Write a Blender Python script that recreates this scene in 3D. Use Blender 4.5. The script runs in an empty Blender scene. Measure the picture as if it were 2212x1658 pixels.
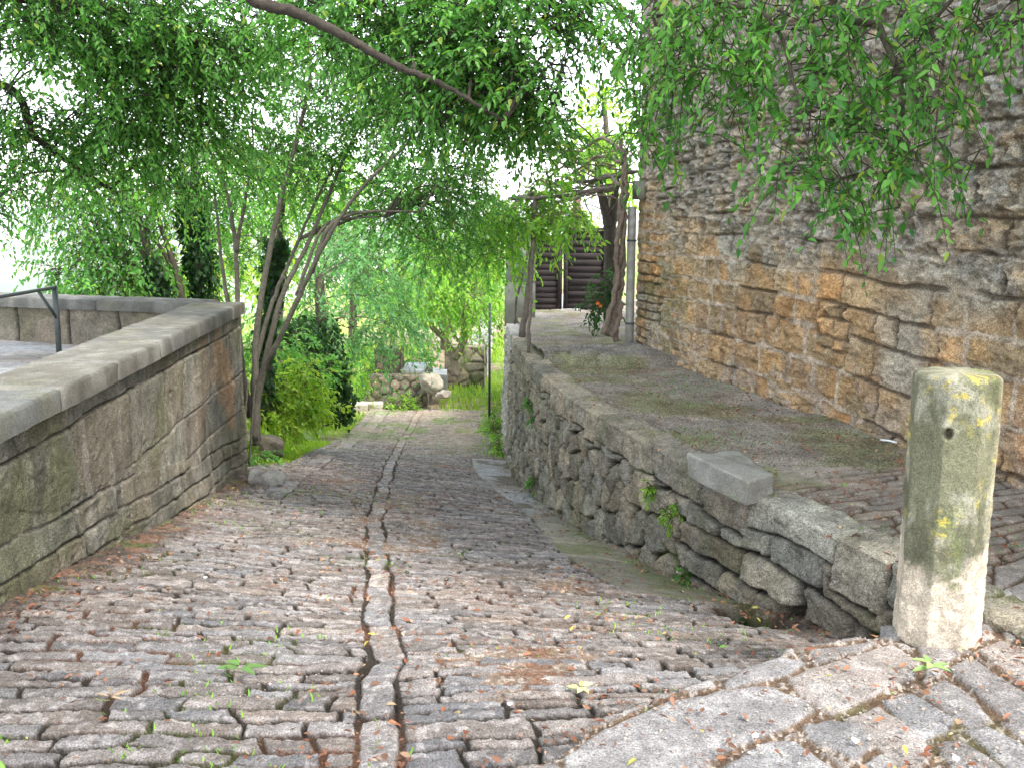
import bpy, math, random
import numpy as np
from mathutils import Vector
random.seed(7); RNG = np.random.default_rng(11)
SC = bpy.context.scene
# ------------------------------------------------------------------ camera, sky, sun, exposure
F, CX, CY, PITCH, EYE = 2005.0, 1106.0, 829.0, math.radians(10.15), 1.6
cam_data = bpy.data.cameras.new('camera')
cam = bpy.data.objects.new('camera', cam_data)
SC.collection.objects.link(cam)
cam.location = (0, 0, EYE)
cam.rotation_euler = (math.pi/2 - PITCH, 0, 0)
cam_data.sensor_width = 36.0
cam_data.lens = 36.0*F/2212.0
cam_data.clip_start = 0.05
cam_data.clip_end = 20000
SC.camera = cam

SUN_DIR = Vector((0.50, -0.42, 0.92)).normalized()          # towards the sun
elev = math.asin(SUN_DIR.z); azim = math.atan2(SUN_DIR.x, SUN_DIR.y)
world = bpy.data.worlds.new('World'); SC.world = world; world.use_nodes = True
wn = world.node_tree; wn.nodes.clear()
w_out = wn.nodes.new('ShaderNodeOutputWorld'); w_bg = wn.nodes.new('ShaderNodeBackground')
sky = wn.nodes.new('ShaderNodeTexSky'); sky.sky_type = 'NISHITA'; sky.sun_disc = False
sky.sun_elevation = elev; sky.sun_rotation = azim; sky.air_density = 1.0; sky.dust_density = 1.0
hs = wn.nodes.new('ShaderNodeHueSaturation'); hs.inputs['Saturation'].default_value = 0.28
hs.inputs['Value'].default_value = 1.35                     # thin bright overcast
wn.links.new(sky.outputs[0], hs.inputs['Color']); wn.links.new(hs.outputs[0], w_bg.inputs['Color'])
w_bg.inputs['Strength'].default_value = 0.15
wn.links.new(w_bg.outputs[0], w_out.inputs['Surface'])
sun_data = bpy.data.lights.new('sun', 'SUN'); sun_data.energy = 1.5; sun_data.angle = math.radians(11)
sun_data.color = (1.0, 0.94, 0.84)
sun = bpy.data.objects.new('sun', sun_data); SC.collection.objects.link(sun)
sun.rotation_euler = SUN_DIR.to_track_quat('Z', 'Y').to_euler()
SC.view_settings.view_transform = 'Standard'; SC.view_settings.look = 'None'
SC.view_settings.gamma = 1.0; SC.view_settings.use_curve_mapping = False
SC.view_settings.exposure = 2.25
SC.cycles.max_bounces = 8; SC.cycles.diffuse_bounces = 4; SC.cycles.transmission_bounces = 4
SC.cycles.transparent_max_bounces = 4; SC.cycles.use_denoising = True
SC.cycles.caustics_reflective = False; SC.cycles.caustics_refractive = False

# ------------------------------------------------------------------ small helpers
def ray(x, y):
    a = (x-CX)/F; b = -(y-CY)/F
    return np.array([a, math.cos(PITCH)+b*math.sin(PITCH), -math.sin(PITCH)+b*math.cos(PITCH)])
def at(x, y, Y):            # the point at forward distance Y seen at (x, y) of the layout drawing
    r = ray(x, y); t = Y/r[1]; return np.array([r[0]*t, Y, EYE+r[2]*t])
def atz(x, y, z):
    r = ray(x, y); t = (z-EYE)/r[2]; return np.array([r[0]*t, r[1]*t, z])
def tag(o, label=None, cat=None, group=None, kind=None):
    if label: o['label'] = label
    if cat: o['category'] = cat
    if group: o['group'] = group
    if kind: o['kind'] = kind
    return o
def empty(name, loc, label=None, cat=None, group=None):
    o = bpy.data.objects.new(name, None); SC.collection.objects.link(o); o.location = loc
    o.empty_display_size = 0.1
    return tag(o, label, cat, group)
def link(name, me, mat, parent=None):
    o = bpy.data.objects.new(name, me); SC.collection.objects.link(o)
    if mat: me.materials.append(mat)
    if parent is not None:
        o.parent = parent
        o.location = (-parent.location[0], -parent.location[1], -parent.location[2])
    return o
def np_mesh(name, V, faces, col=None, smooth=True):
    """faces: (n,4) or (n,3) int array, or a list of such arrays; col (nverts,3)"""
    if not isinstance(faces, list): faces = [faces]
    V = np.asarray(V, dtype=np.float32)
    me = bpy.data.meshes.new(name)
    nf = sum(len(f) for f in faces)
    loops = np.concatenate([f.reshape(-1) for f in faces]).astype(np.int32)
    sizes = np.concatenate([np.full(len(f), f.shape[1]) for f in faces])
    starts = np.concatenate([[0], np.cumsum(sizes)[:-1]]).astype(np.int32)
    me.vertices.add(len(V)); me.vertices.foreach_set('co', V.reshape(-1))
    me.loops.add(len(loops)); me.loops.foreach_set('vertex_index', loops)
    me.polygons.add(nf); me.polygons.foreach_set('loop_start', starts)
    if smooth: me.polygons.foreach_set('use_smooth', np.ones(nf, dtype=bool))
    me.update(calc_edges=True)
    if col is not None:
        a = me.color_attributes.new('Col', 'FLOAT_COLOR', 'POINT')
        c = np.ones((len(V), 4), dtype=np.float32); c[:, :3] = col
        a.data.foreach_set('color', c.reshape(-1))
    return me
def grid_faces(nu, nv, off=0, flip=False):
    i = np.arange(nu-1)[:, None]*nv + np.arange(nv-1)[None, :]
    f = np.stack([i, i+nv, i+nv+1, i+1], -1).reshape(-1, 4)
    if flip: f = f[:, ::-1]
    return f + off
# ---- numpy noise
def _h(ix, iy, seed):
    n = (ix.astype(np.int64)*374761393 + iy.astype(np.int64)*668265263 + seed*1442695041) & 0xffffffff
    n = ((n ^ (n >> 13))*1274126177) & 0xffffffff
    n = ((n ^ (n >> 16))*2246822519) & 0xffffffff
    return ((n ^ (n >> 15)) & 0xffffff)/float(0xffffff)
def rnd(i, seed): return _h(np.asarray(i), np.asarray(i)*0+17, seed)
def vnoise(x, y, seed=0):
    x = np.asarray(x, float); y = np.asarray(y, float)
    ix = np.floor(x); iy = np.floor(y); fx = x-ix; fy = y-iy
    fx = fx*fx*fx*(fx*(fx*6-15)+10); fy = fy*fy*fy*(fy*(fy*6-15)+10)
    a = _h(ix, iy, seed); b = _h(ix+1, iy, seed); c = _h(ix, iy+1, seed); d = _h(ix+1, iy+1, seed)
    return (a+(b-a)*fx)*(1-fy) + (c+(d-c)*fx)*fy
def fbm(x, y, seed=0, octv=4, gain=0.5):        # about -1..1
    s = 0; amp = 1; tot = 0; fr = 1
    for k in range(octv):
        s = s + amp*(vnoise(x*fr+k*7.3, y*fr+k*3.1, seed+k)*2-1); tot += amp; amp *= gain; fr *= 2.03
    return s/tot*1.6
def ss(a, b, x): t = np.clip((x-a)/(b-a), 0, 1); return t*t*(3-2*t)
def mixc(c0, c1, t):
    t = np.asarray(t)[..., None]; return c0*(1-t) + c1*t
def C(*v): return np.array(v, float)
# ---- stone patterns: each returns id, edge distance, centre offsets
def courses(s, t, hr, wr, seed, smin, smax, tmin, tmax, rad=0.04):
    rg = np.random.default_rng(seed)
    rows = [tmin]
    while rows[-1] < tmax: rows.append(rows[-1]+rg.uniform(*hr))
    rows = np.array(rows); ri = np.clip(np.searchsorted(rows, t)-1, 0, len(rows)-2)
    BIG = (smax-smin)*4+10; br = []
    for k in range(len(rows)-1):
        x = smin - rg.uniform(0, wr[1]); l = [x]
        while x < smax: x += rg.uniform(*wr); l.append(x)
        br += [q + k*BIG for q in l]
    br = np.array(br); q = s + ri*BIG
    ci = np.clip(np.searchsorted(br, q)-1, 0, len(br)-2)
    a0 = q-br[ci]; a1 = br[ci+1]-q; b0 = t-rows[ri]; b1 = rows[ri+1]-t
    a = np.minimum(a0, a1); b = np.minimum(b0, b1)
    d = np.where((a < rad) & (b < rad), rad-np.hypot(rad-a, rad-b), np.minimum(a, b))
    return ci, d, (a0-a1)/2, (b0-b1)/2
def voronoi(s, t, sx, sy, seed, jit=0.85):
    x = s/sx; y = t/sy; ix = np.floor(x); iy = np.floor(y)
    pts = []
    for i in range(-2, 3):
        for j in range(-2, 3):
            cx = ix+i; cy = iy+j
            px = cx+0.5+jit*(_h(cx, cy, seed)-.5)+0.5*(cy % 2); py = cy+0.5+jit*(_h(cx, cy, seed+91)-.5)
            pts.append((px, py, cx*7919+cy*104729))
    f1 = np.full(x.shape, 1e9); idd = np.zeros(x.shape); bx = np.zeros(x.shape); by = np.zeros(x.shape)
    for px, py, k in pts:
        d = (px-x)**2*sx*sx+(py-y)**2*sy*sy; m = d < f1
        f1 = np.where(m, d, f1); idd = np.where(m, k, idd); bx = np.where(m, px, bx); by = np.where(m, py, by)
    e = np.full(x.shape, 1e9)
    for px, py, k in pts:
        dx = (px-bx)*sx; dy = (py-by)*sy; L = np.hypot(dx, dy)+1e-9
        mx = (px+bx)/2*sx; my = (py+by)/2*sy
        dd = ((mx-s)*dx+(my-t)*dy)/L
        e = np.where(k == idd, e, np.minimum(e, dd))
    return idd.astype(np.int64), e, s-bx*sx, t-by*sy
# ------------------------------------------------------------------ materials
def new_mat(name):
    m = bpy.data.materials.new(name); m.use_nodes = True; nt = m.node_tree; nt.nodes.clear()
    return m, nt, nt.nodes.new, nt.links.new
def stone_mat(name, bump=0.35, scale=60, rough=0.9, var=0.35, coarse=9.0, fine=170.0, grain=0.35):
    m, nt, N, L = new_mat(name)
    out = N('ShaderNodeOutputMaterial'); p = N('ShaderNodeBsdfPrincipled')
    at_ = N('ShaderNodeAttribute'); at_.attribute_name = 'Col'
    tc = N('ShaderNodeTexCoord')
    n1 = N('ShaderNodeTexNoise'); n1.inputs['Scale'].default_value = coarse; n1.inputs['Detail'].default_value = 8; n1.inputs['Roughness'].default_value = .7
    n2 = N('ShaderNodeTexNoise'); n2.inputs['Scale'].default_value = scale; n2.inputs['Detail'].default_value = 6; n2.inputs['Roughness'].default_value = .75
    n3 = N('ShaderNodeTexNoise'); n3.inputs['Scale'].default_value = fine; n3.inputs['Detail'].default_value = 2
    for n in (n1, n2, n3): L(tc.outputs['Object'], n.inputs['Vector'])
    r1 = N('ShaderNodeMapRange'); r1.inputs['From Min'].default_value = .3; r1.inputs['From Max'].default_value = .7
    r1.inputs['To Min'].default_value = 1-var; r1.inputs['To Max'].default_value = 1+var
    L(n1.outputs['Fac'], r1.inputs['Value'])
    r2 = N('ShaderNodeMapRange'); r2.inputs['From Min'].default_value = .3; r2.inputs['From Max'].default_value = .7
    r2.inputs['To Min'].default_value = 1-grain; r2.inputs['To Max'].default_value = 1+grain
    L(n3.outputs['Fac'], r2.inputs['Value'])
    r3 = N('ShaderNodeMapRange'); r3.inputs['From Min'].default_value = .3; r3.inputs['From Max'].default_value = .7
    r3.inputs['To Min'].default_value = 1-var*.8; r3.inputs['To Max'].default_value = 1+var*.8
    L(n2.outputs['Fac'], r3.inputs['Value'])
    mm = N('ShaderNodeMath'); mm.operation = 'MULTIPLY'; L(r1.outputs[0], mm.inputs[0]); L(r2.outputs[0], mm.inputs[1])
    m2 = N('ShaderNodeMath'); m2.operation = 'MULTIPLY'; L(mm.outputs[0], m2.inputs[0]); L(r3.outputs[0], m2.inputs[1])
    vm = N('ShaderNodeVectorMath'); vm.operation = 'SCALE'; L(at_.outputs['Color'], vm.inputs[0]); L(m2.outputs[0], vm.inputs['Scale'])
    L(vm.outputs[0], p.inputs['Base Color'])
    ad = N('ShaderNodeMath'); ad.operation = 'MULTIPLY_ADD'; L(n3.outputs['Fac'], ad.inputs[0]); ad.inputs[1].default_value = .3; L(n2.outputs['Fac'], ad.inputs[2])
    b = N('ShaderNodeBump'); b.inputs['Strength'].default_value = bump; b.inputs['Distance'].default_value = .035
    L(ad.outputs[0], b.inputs['Height']); L(b.outputs[0], p.inputs['Normal'])
    p.inputs['Roughness'].default_value = rough; p.inputs['Specular IOR Level'].default_value = .25
    L(p.outputs[0], out.inputs[0]); return m
def leaf_mat(name, trans=0.5, rough=0.45):
    m, nt, N, L = new_mat(name)
    out = N('ShaderNodeOutputMaterial'); p = N('ShaderNodeBsdfPrincipled'); tr = N('ShaderNodeBsdfTranslucent')
    at_ = N('ShaderNodeAttribute'); at_.attribute_name = 'Col'
    L(at_.outputs['Color'], p.inputs['Base Color'])
    hv = N('ShaderNodeVectorMath'); hv.operation = 'MULTIPLY'; hv.inputs[1].default_value = (1.55, 1.65, 1.0)
    L(at_.outputs['Color'], hv.inputs[0]); L(hv.outputs[0], tr.inputs['Color'])
    p.inputs['Roughness'].default_value = rough; p.inputs['Specular IOR Level'].default_value = .4
    mx = N('ShaderNodeMixShader'); mx.inputs[0].default_value = trans
    L(p.outputs[0], mx.inputs[1]); L(tr.outputs[0], mx.inputs[2]); L(mx.outputs[0], out.inputs[0]); return m
def plain_mat(name, col, rough=.8, var=.25, scale=30, bump=.2, metal=0, stretch=(1, 1, 1)):
    m, nt, N, L = new_mat(name)
    out = N('ShaderNodeOutputMaterial'); p = N('ShaderNodeBsdfPrincipled'); tc = N('ShaderNodeTexCoord')
    mp = N('ShaderNodeMapping'); mp.inputs['Scale'].default_value = stretch; L(tc.outputs['Object'], mp.inputs[0])
    n = N('ShaderNodeTexNoise'); n.inputs['Scale'].default_value = scale; n.inputs['Detail'].default_value = 6; L(mp.outputs[0], n.inputs['Vector'])
    cr = N('ShaderNodeMapRange'); cr.inputs['From Min'].default_value = .3; cr.inputs['From Max'].default_value = .7
    cr.inputs['To Min'].default_value = 1-var; cr.inputs['To Max'].default_value = 1+var; L(n.outputs['Fac'], cr.inputs['Value'])
    vm = N('ShaderNodeVectorMath'); vm.operation = 'SCALE'; vm.inputs[0].default_value = col; L(cr.outputs[0], vm.inputs['Scale'])
    L(vm.outputs[0], p.inputs['Base Color']); p.inputs['Roughness'].default_value = rough; p.inputs['Metallic'].default_value = metal
    b = N('ShaderNodeBump'); b.inputs['Strength'].default_value = bump; b.inputs['Distance'].default_value = .01
    L(n.outputs['Fac'], b.inputs['Height']); L(b.outputs[0], p.inputs['Normal']); L(p.outputs[0], out.inputs[0]); return m
M_STONE = stone_mat('paving_stone', bump=.65, grain=.5)
M_WALL = stone_mat('wall_stone', bump=.95, scale=34, coarse=6, grain=.5, fine=120, var=.42)
M_SMOOTH = stone_mat('dressed_stone', bump=.35, scale=70, coarse=5)
M_EARTH = stone_mat('earth_and_litter', bump=1.0, scale=45, coarse=3, var=.45, grain=.6, fine=90)
M_LEAF = leaf_mat('tree_leaves'); M_LITTER = leaf_mat('fallen_leaf', trans=.1, rough=.8)
M_GRASS = leaf_mat('grass_blades', trans=.35)
M_BARK = stone_mat('bark', bump=.8, scale=30, coarse=12, var=.3)
M_IRON = plain_mat('painted_iron', (.05, .06, .06), rough=.5, var=.3, scale=40)
M_METAL = plain_mat('grey_pipe_metal', (.30, .29, .27), rough=.55, var=.25, scale=14)
M_WOOD = plain_mat('old_gate_wood', (.020, .014, .014), rough=.95, var=.5, scale=22, bump=.1, stretch=(.15, 1, 1))
M_BROWN = plain_mat('brown_post_wood', (.11, .055, .035), rough=.8, var=.4, scale=20, stretch=(4, 4, 1))
M_PLASTER = plain_mat('grey_render', (.20, .20, .16), rough=.95, var=.3, scale=5)
M_WHITE = plain_mat('sunlit_end_plaster', (.62, .58, .52), rough=.9, var=.15, scale=8)  # whitish tone carries the sunlight on the wall's far end
M_PALE = plain_mat('pale_plastic', (.7, .72, .75), rough=.6, var=.05, scale=8)
M_FLOWER = plain_mat('orange_petals', (.75, .18, .02), rough=.6, var=.2, scale=8)

# ------------------------------------------------------------------ the lie of the land
Yt = np.array([-30, 0, 2.5, 3.3, 4.0, 5.1, 6.3, 7.75, 9.6, 12, 14, 16.2, 19, 24, 40])
ZL = np.array([0, .0, -.04, -.09, -.16, -.36, -.60, -.85, -1.12, -1.55, -1.9, -2.3, -2.45, -2.55, -2.6])
ZR = np.array([0, 0, -.06, -.20, -.38, -.66, -.90, -1.15, -1.45, -1.87, -2.15, -2.4, -2.48, -2.55, -2.6])
RX = np.array([(1.94, 3.30), (1.83, 3.72), (1.74, 4.07), (1.50, 4.85), (1.15, 5.95), (.83, 7.25), (.54, 8.5), (.37, 9.75), (.24, 10.6), (.06, 12.6), (-.04, 14.5), (-.12, 16.3)])
def XL(Y): return -2.35-.0929*(Y-4.15)
def XR(Y): return np.interp(Y, RX[:, 1], RX[:, 0])
def zterr(Y): return -.022*np.clip(Y-4, 0, 60)
def zbase(X, Y):
    X = np.asarray(X, float); Y = np.asarray(Y, float); z = 0
    for dy in (-.6, -.3, 0, .3, .6):
        t = np.clip((X-XL(Y))/(XR(Y)-XL(Y)), 0, 1)
        z = z+(np.interp(Y+dy, Yt, ZL)*(1-t)+np.interp(Y+dy, Yt, ZR)*t)/5
    return z
def on_road(x, y):          # point of the road surface seen at layout (x, y)
    lo, hi = 1.5, 60
    for _ in range(50):
        m = (lo+hi)/2; p = at(x, y, m)
        if p[2] > zbase(p[0], p[1]): lo = m
        else: hi = m
    return at(x, y, lo)
CL = np.array([on_road(*p) for p in [(812, 1720), (815, 1600), (820, 1480), (828, 1380), (818, 1250), (812, 1170), (812, 1110), (828, 1050), (843, 1010), (858, 975), (872, 948)]])
def Xc(Y): return np.interp(Y, CL[:, 1], CL[:, 0])
CURB = np.array([on_road(*p) for p in [(560, 1085), (600, 1060), (660, 1019), (710, 985), (762, 952), (790, 935)]])
def Xcurb(Y): return np.interp(Y, CURB[:, 1], CURB[:, 0])
RB = np.array([on_road(*p) for p in [(1110, 1150), (1040, 1090), (1000, 1040), (985, 1000), (976, 975), (972, 950)]])
# ---- plateau flagstones (corner by corner), everything the paving needs
FL = [
 [(1216, 1630), (1300, 1575), (1440, 1512), (1560, 1484), (1660, 1480), (1745, 1508), (1758, 1528), (1700, 1570), (1560, 1618), (1500, 1672), (1400, 1760), (1260, 1760)],
 [(1700, 1458), (1760, 1436), (1925, 1386), (1988, 1425), (1975, 1460), (1800, 1540), (1760, 1520), (1720, 1490)],
 [(1562, 1470), (1610, 1440), (1690, 1412), (1745, 1428), (1700, 1454), (1620, 1476), (1575, 1482)],
 [(1750, 1398), (1840, 1386), (1905, 1378), (1880, 1396), (1760, 1430)],
 [(1560, 1650), (1640, 1600), (1720, 1595), (1800, 1655), (1840, 1700), (1640, 1740), (1580, 1720)],
 [(1735, 1560), (1800, 1545), (1860, 1560), (1885, 1600), (1850, 1640), (1790, 1610), (1745, 1590)],
 [(1820, 1545), (1900, 1520), (1960, 1560), (2020, 1620), (1985, 1660), (1930, 1640), (1880, 1590)],
 [(1905, 1512), (1970, 1488), (2060, 1545), (2045, 1580), (1990, 1600), (1950, 1560)],
 [(1985, 1485), (2040, 1462), (2100, 1500), (2140, 1545), (2105, 1572), (2060, 1545)],
 [(2045, 1440), (2095, 1418), (2212, 1490), (2290, 1530), (2230, 1580), (2150, 1530)],
 [(2110, 1400), (2160, 1378), (2230, 1400), (2300, 1440), (2300, 1500), (2200, 1470)],
 [(2025, 1605), (2075, 1590), (2140, 1630), (2190, 1680), (2130, 1710), (2060, 1660)],
 [(2085, 1570), (2130, 1560), (2212, 1600), (2290, 1650), (2200, 1680), (2150, 1630)],
 [(2160, 1550), (2230, 1560), (2320, 1600), (2300, 1640), (2220, 1600)],
 [(1860, 1650), (1905, 1620), (1960, 1660), (2030, 1720), (1930, 1760), (1860, 1700)],
 [(2150, 1340), (2215, 1300), (2330, 1340), (2330, 1420), (2240, 1395), (2170, 1370)],
 [(2140, 1290), (2230, 1240), (2330, 1240), (2330, 1320), (2210, 1295), (2150, 1330)],
 [(2150, 1220), (2225, 1195), (2330, 1190), (2330, 1232), (2225, 1235), (2148, 1280)],
 [(1640, 1745), (1840, 1705), (1900, 1760), (1700, 1830)],
 [(2035, 1665), (2120, 1715), (2200, 1780), (2080, 1800), (1960, 1760)],
 [(1140, 1668), (1200, 1640), (1240, 1700), (1150, 1740)],
]
FLW = [np.array([atz(x, y, 0)[:2] for x, y in poly]) for poly in FL]
STEP = np.array([atz(*p, -.03)[:2] for p in [(1000, 1820), (1216, 1640), (1300, 1575), (1440, 1512), (1560, 1480), (1700, 1420), (1840, 1390), (1925, 1388)]])
def poly_d(X, Y, P):        # signed inside distance of a polygon
    A = P; B = np.roll(P, -1, 0); d = np.full(X.shape, 1e9); ins = np.zeros(X.shape, bool)
    for a, b in zip(A, B):
        e = b-a; t = np.clip(((X-a[0])*e[0]+(Y-a[1])*e[1])/(e@e+1e-12), 0, 1)
        d = np.minimum(d, np.hypot(X-a[0]-e[0]*t, Y-a[1]-e[1]*t))
        c = ((a[1] > Y) != (b[1] > Y)) & (X < (b[0]-a[0])*(Y-a[1])/(b[1]-a[1]+1e-12)+a[0]); ins ^= c
    return np.where(ins, d, -d)
def tint(idd, seed, base, spread=.22, hue=.06):
    v = 1+spread*(rnd(idd, seed)*2-1); h = hue*(rnd(idd, seed+1)*2-1)
    return base[None, :]*v[:, None]*np.stack([1+h, np.ones_like(h), 1-h], -1)
MOSS = C(.085, .10, .03); SOIL = C(.075, .058, .045); RED = C(.16, .075, .045); COBB = C(.222, .200, .194)
def flat(a): return a.reshape(-1)
def ROADL(Y): return np.where(Y < 9.9, XL(Y)-.15, np.maximum(XL(Y)-.15-np.clip(Y-9.9, 0, 9)*.18, Xcurb(Y)-.30-.9*ss(11.4, 10.2, Y)))
def pf(w, x): return np.sqrt(ss(-w*.25, w, x))*(x > 0)+0.0


# ------------------------------------------------------------------ the cobbled road
def build_road():
    n = 1150; Ys = [1.3]
    while Ys[-1] < 19.5: Ys.append(Ys[-1]+max(.0048, .0018*Ys[-1]))
    Ys = np.array(Ys); nu = 900
    U = np.linspace(0, 1, nu)
    Yg, Ug = np.meshgrid(Ys, U, indexing='ij')
    x0 = ROADL(Yg); x1 = XR(Yg)+.15+np.clip(3.9-Yg, 0, 1)*.3
    X = x0+(x1-x0)*Ug; X = flat(X); Y = flat(Yg)
    z = zbase(X, Y)+.02*fbm(X*.9, Y*.9, 5, 3)
    u = X-Xc(Y)+.02*fbm(Y*2.2, X*0, 8, 2)
    slope = 1.03
    # rows of narrow stones, left and right of the line of long stones
    wv = .050*fbm(X*.9, Y*.4, 21, 2)+.009*fbm(X*5, Y*4, 22, 2)
    skew = np.where(u > 0, .10*u, .03*u)*ss(6.5, 3, Y)*1.6
    tt = Y*slope-skew+wv; sw = u+.03*fbm(X*3, Y*6, 23, 2)
    idl, dl, al, bl = courses(sw, tt, (.048, .122), (.14, .50), 31, -4, 0, 1, 21, .016)
    idr, dr, ar, br = courses(sw, tt+.05, (.048, .122), (.14, .50), 33, 0, 4, 1, 21, .016)
    left = u < 0
    idd = np.where(left, idl, idr+90000); d = np.where(left, dl, dr); a = np.where(left, al, ar); b = np.where(left, bl, br)
    d = np.minimum(d, np.abs(u)-.073)
    # the line of long stones along the middle, the kerb at the far left
    idm, dm, am, bm = courses(Y+0*u, u+.07+.012*fbm(Y*5, u*3, 25, 2), (.14, .1401), (.22, .62), 35, 0, 22, 0, .14, .05)
    mid = np.abs(u) < .077
    idd = np.where(mid, idm+200000, idd); d = np.where(mid, np.minimum(dm, .079-np.abs(u)), d); a = np.where(mid, am, a); b = np.where(mid, bm, b)
    uc = X-Xcurb(Y); kerb = (np.abs(uc) < .13) & (Y > 8.6)
    idk, dk, ak, bk = courses(Y, uc+.13, (.26, .2601), (.3, .8), 36, 0, 22, 0, .26, .05)
    idd = np.where(kerb, idk+300000, idd); d = np.where(kerb, np.minimum(dk, .13-np.abs(uc)), d)
    # rubbly edge left of the kerb
    ed = (uc < -.13) & (Y > 8.2)
    idv, dv, av, bv = voronoi(X, Y, .22, .17, 71); idd = np.where(ed, idv % 99991+400000, idd); d = np.where(ed, dv, d)
    r1 = rnd(idd, 1); r2 = rnd(idd, 2); r3 = rnd(idd, 3)
    gap = .003+.006*vnoise(X*9, Y*9, 41)
    d = d+.0030*fbm(X*34, Y*34, 45, 3)
    prof = np.clip((d-gap)/.008, 0, 1)**.8
    hgt = .025*prof*(.72+.42*r1)+prof*((r2-.5)*.07*a+(r3-.5)*.18*b)
    hgt = hgt+prof*(.007*fbm(X*12, Y*18, 43, 4)+.004*fbm(X*45, Y*60, 46, 3))+(1-prof)*.006*fbm(X*40, Y*40, 44, 2)
    wear = .7*ss(.55, 1.0, fbm(X*1.1, Y*1.1, 47, 3))         # places where grit has buried the joints
    hgt = np.maximum(hgt, .030*wear+.003*fbm(X*60, Y*60, 48, 2))
    buried = (hgt <= .030*wear+.006) & (wear > .1)
    hgt = np.where((np.abs(np.abs(u)-.078) < .014) & (Y < 17), np.maximum(hgt, .015+.004*fbm(X*50, Y*50, 49, 2)), hgt)
    # gutter slabs beside the retaining wall, and the drain pit
    gx = XR(Y)-X
    gw = np.interp(Y, [4.3, 4.9, 5.4, 7.0, 8.5, 10.5, 12.5], [0, .05, .62, .60, .34, .45, .62])
    slab = (gx < gw+.03*fbm(Y*3, X*0, 51, 2)) & (Y > 5.05) & (Y < 14)
    ids, ds, as_, bs = courses(Y, gx, (1.2, 1.21), (.7, 1.5), 52, 4, 15, -.3, 1.0, .05)
    sd = np.minimum(ds, gw-gx)
    hgt = np.where(slab, .026*ss(0, .02, sd-.004)+.006*fbm(X*5, Y*5, 53, 3), hgt)
    pit = poly_d(X, Y, np.array([(1.0, 4.98), (1.38, 5.12), (1.62, 4.60), (1.38, 4.50), (1.22, 4.58)]))
    pit2 = ss(-.015, .06, pit)
    hgt = hgt*(1-pit2)-.30*pit2
    # ditch of leaves along the foot of both walls
    foot = ss(.28, .0, gx+.12*fbm(X*3, Y*3, 55, 3))*(Y < 5.2)
    footl = ss(.32, .0, X-XL(Y)+.15*fbm(X*2, Y*2, 56, 3))*(Y < 10.2)
    litter = np.clip(np.maximum(foot, footl), 0, 1)
    hgt = hgt*(1-.75*litter)+litter*(.02+.012*fbm(X*30, Y*30, 57, 3))
    # under the flagstone plateau the road goes down
    sx = np.interp(X, STEP[:, 0], STEP[:, 1])
    under = (X > STEP[0, 0]) & (Y < sx+.02)
    z = z+hgt
    z = np.where(under & (Y < sx-.06), np.minimum(z, -.16), z)
    # colour
    big = fbm(X*.7, Y*.7, 61, 3)
    col = tint(idd, 4, COBB, .28, .07)
    brn = ss(-.2, .9, fbm(X*1.7, Y*1.7, 62, 3)); col = mixc(col, col*C(.93, .86, .80), brn)
    col = mixc(col, C(.44, .40, .39)[None, :], (.5*(ss(.15, .6, fbm(X*24, Y*24, 63, 4))))*prof)
    col = np.where(kerb[:, None] | mid[:, None], col*1.14, col)
    jc = mixc(np.broadcast_to(SOIL*.5, col.shape), RED*.7, ss(.0, .8, fbm(X*2.3, Y*2.3, 64, 3)))
    jc = mixc(jc, MOSS*.8, .8*ss(.35, .9, fbm(X*1.9+9, Y*1.9, 65, 3)))
    col = mixc(jc, col, ss(.35, .97, prof))
    grit = mixc(np.broadcast_to(C(.22, .16, .12), col.shape), C(.42, .35, .30), ss(.25, .6, fbm(X*55, Y*55, 66, 2)))
    grit = mixc(grit, RED, ss(.1, .5, fbm(X*9, Y*9, 69, 3))*.75)
    col = np.where(buried[:, None], grit, col)
    scol = tint(ids, 7, C(.25, .23, .19), .15, .04); wet = ss(8.2, 9.5, Y); scol = mixc(scol, C(.33, .33, .35)[None, :], wet*(.35+.65*ss(-.3, .3, fbm(X*3, Y*3, 54, 4)))); scol = mixc(scol, C(.12, .10, .07)[None, :], .8*wet*ss(.15, .4, fbm(X*2.5, Y*2.5, 58, 4)))
    scol = mixc(scol, MOSS*1.6, (.55*ss(0, .7, fbm(X*3, Y*3, 67, 3)))*(1-wet)); scol = mixc(np.broadcast_to(SOIL, scol.shape), scol, ss(0, .012, sd-.004))
    col = np.where(slab[:, None], scol, col)
    lc = mixc(np.broadcast_to(SOIL*1.1, col.shape), C(.20, .11, .07), ss(0, .6, fbm(X*12, Y*12, 68, 3)))
    lc = mixc(lc, C(.10, .13, .03), .6*ss(.5, .8, fbm(X*5, Y*5, 70, 2)))
    col = mixc(col, lc, litter*.9); col = mixc(col, lc*.5, pit2*.95)
    # far end: dry leaves and pale dust over the stones, grass creeping in
    far = ss(13.5, 16.2, Y+.9*fbm(X*1.2, Y*1.2, 72, 3))
    col = mixc(col, mixc(np.broadcast_to(C(.34, .28, .21), col.shape), C(.2, .26, .07), ss(.0, .5, fbm(X*2.2, Y*2.2, 73, 3))), far*.55)
    V = np.stack([X, Y, z], -1)
    o = link('road', np_mesh('road', V, grid_faces(len(Ys), nu, flip=True), col), M_STONE)
    tag(o, 'narrow grey cobblestone lane running downhill with a line of long stones along its middle', None, None, 'structure')
build_road()

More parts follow.
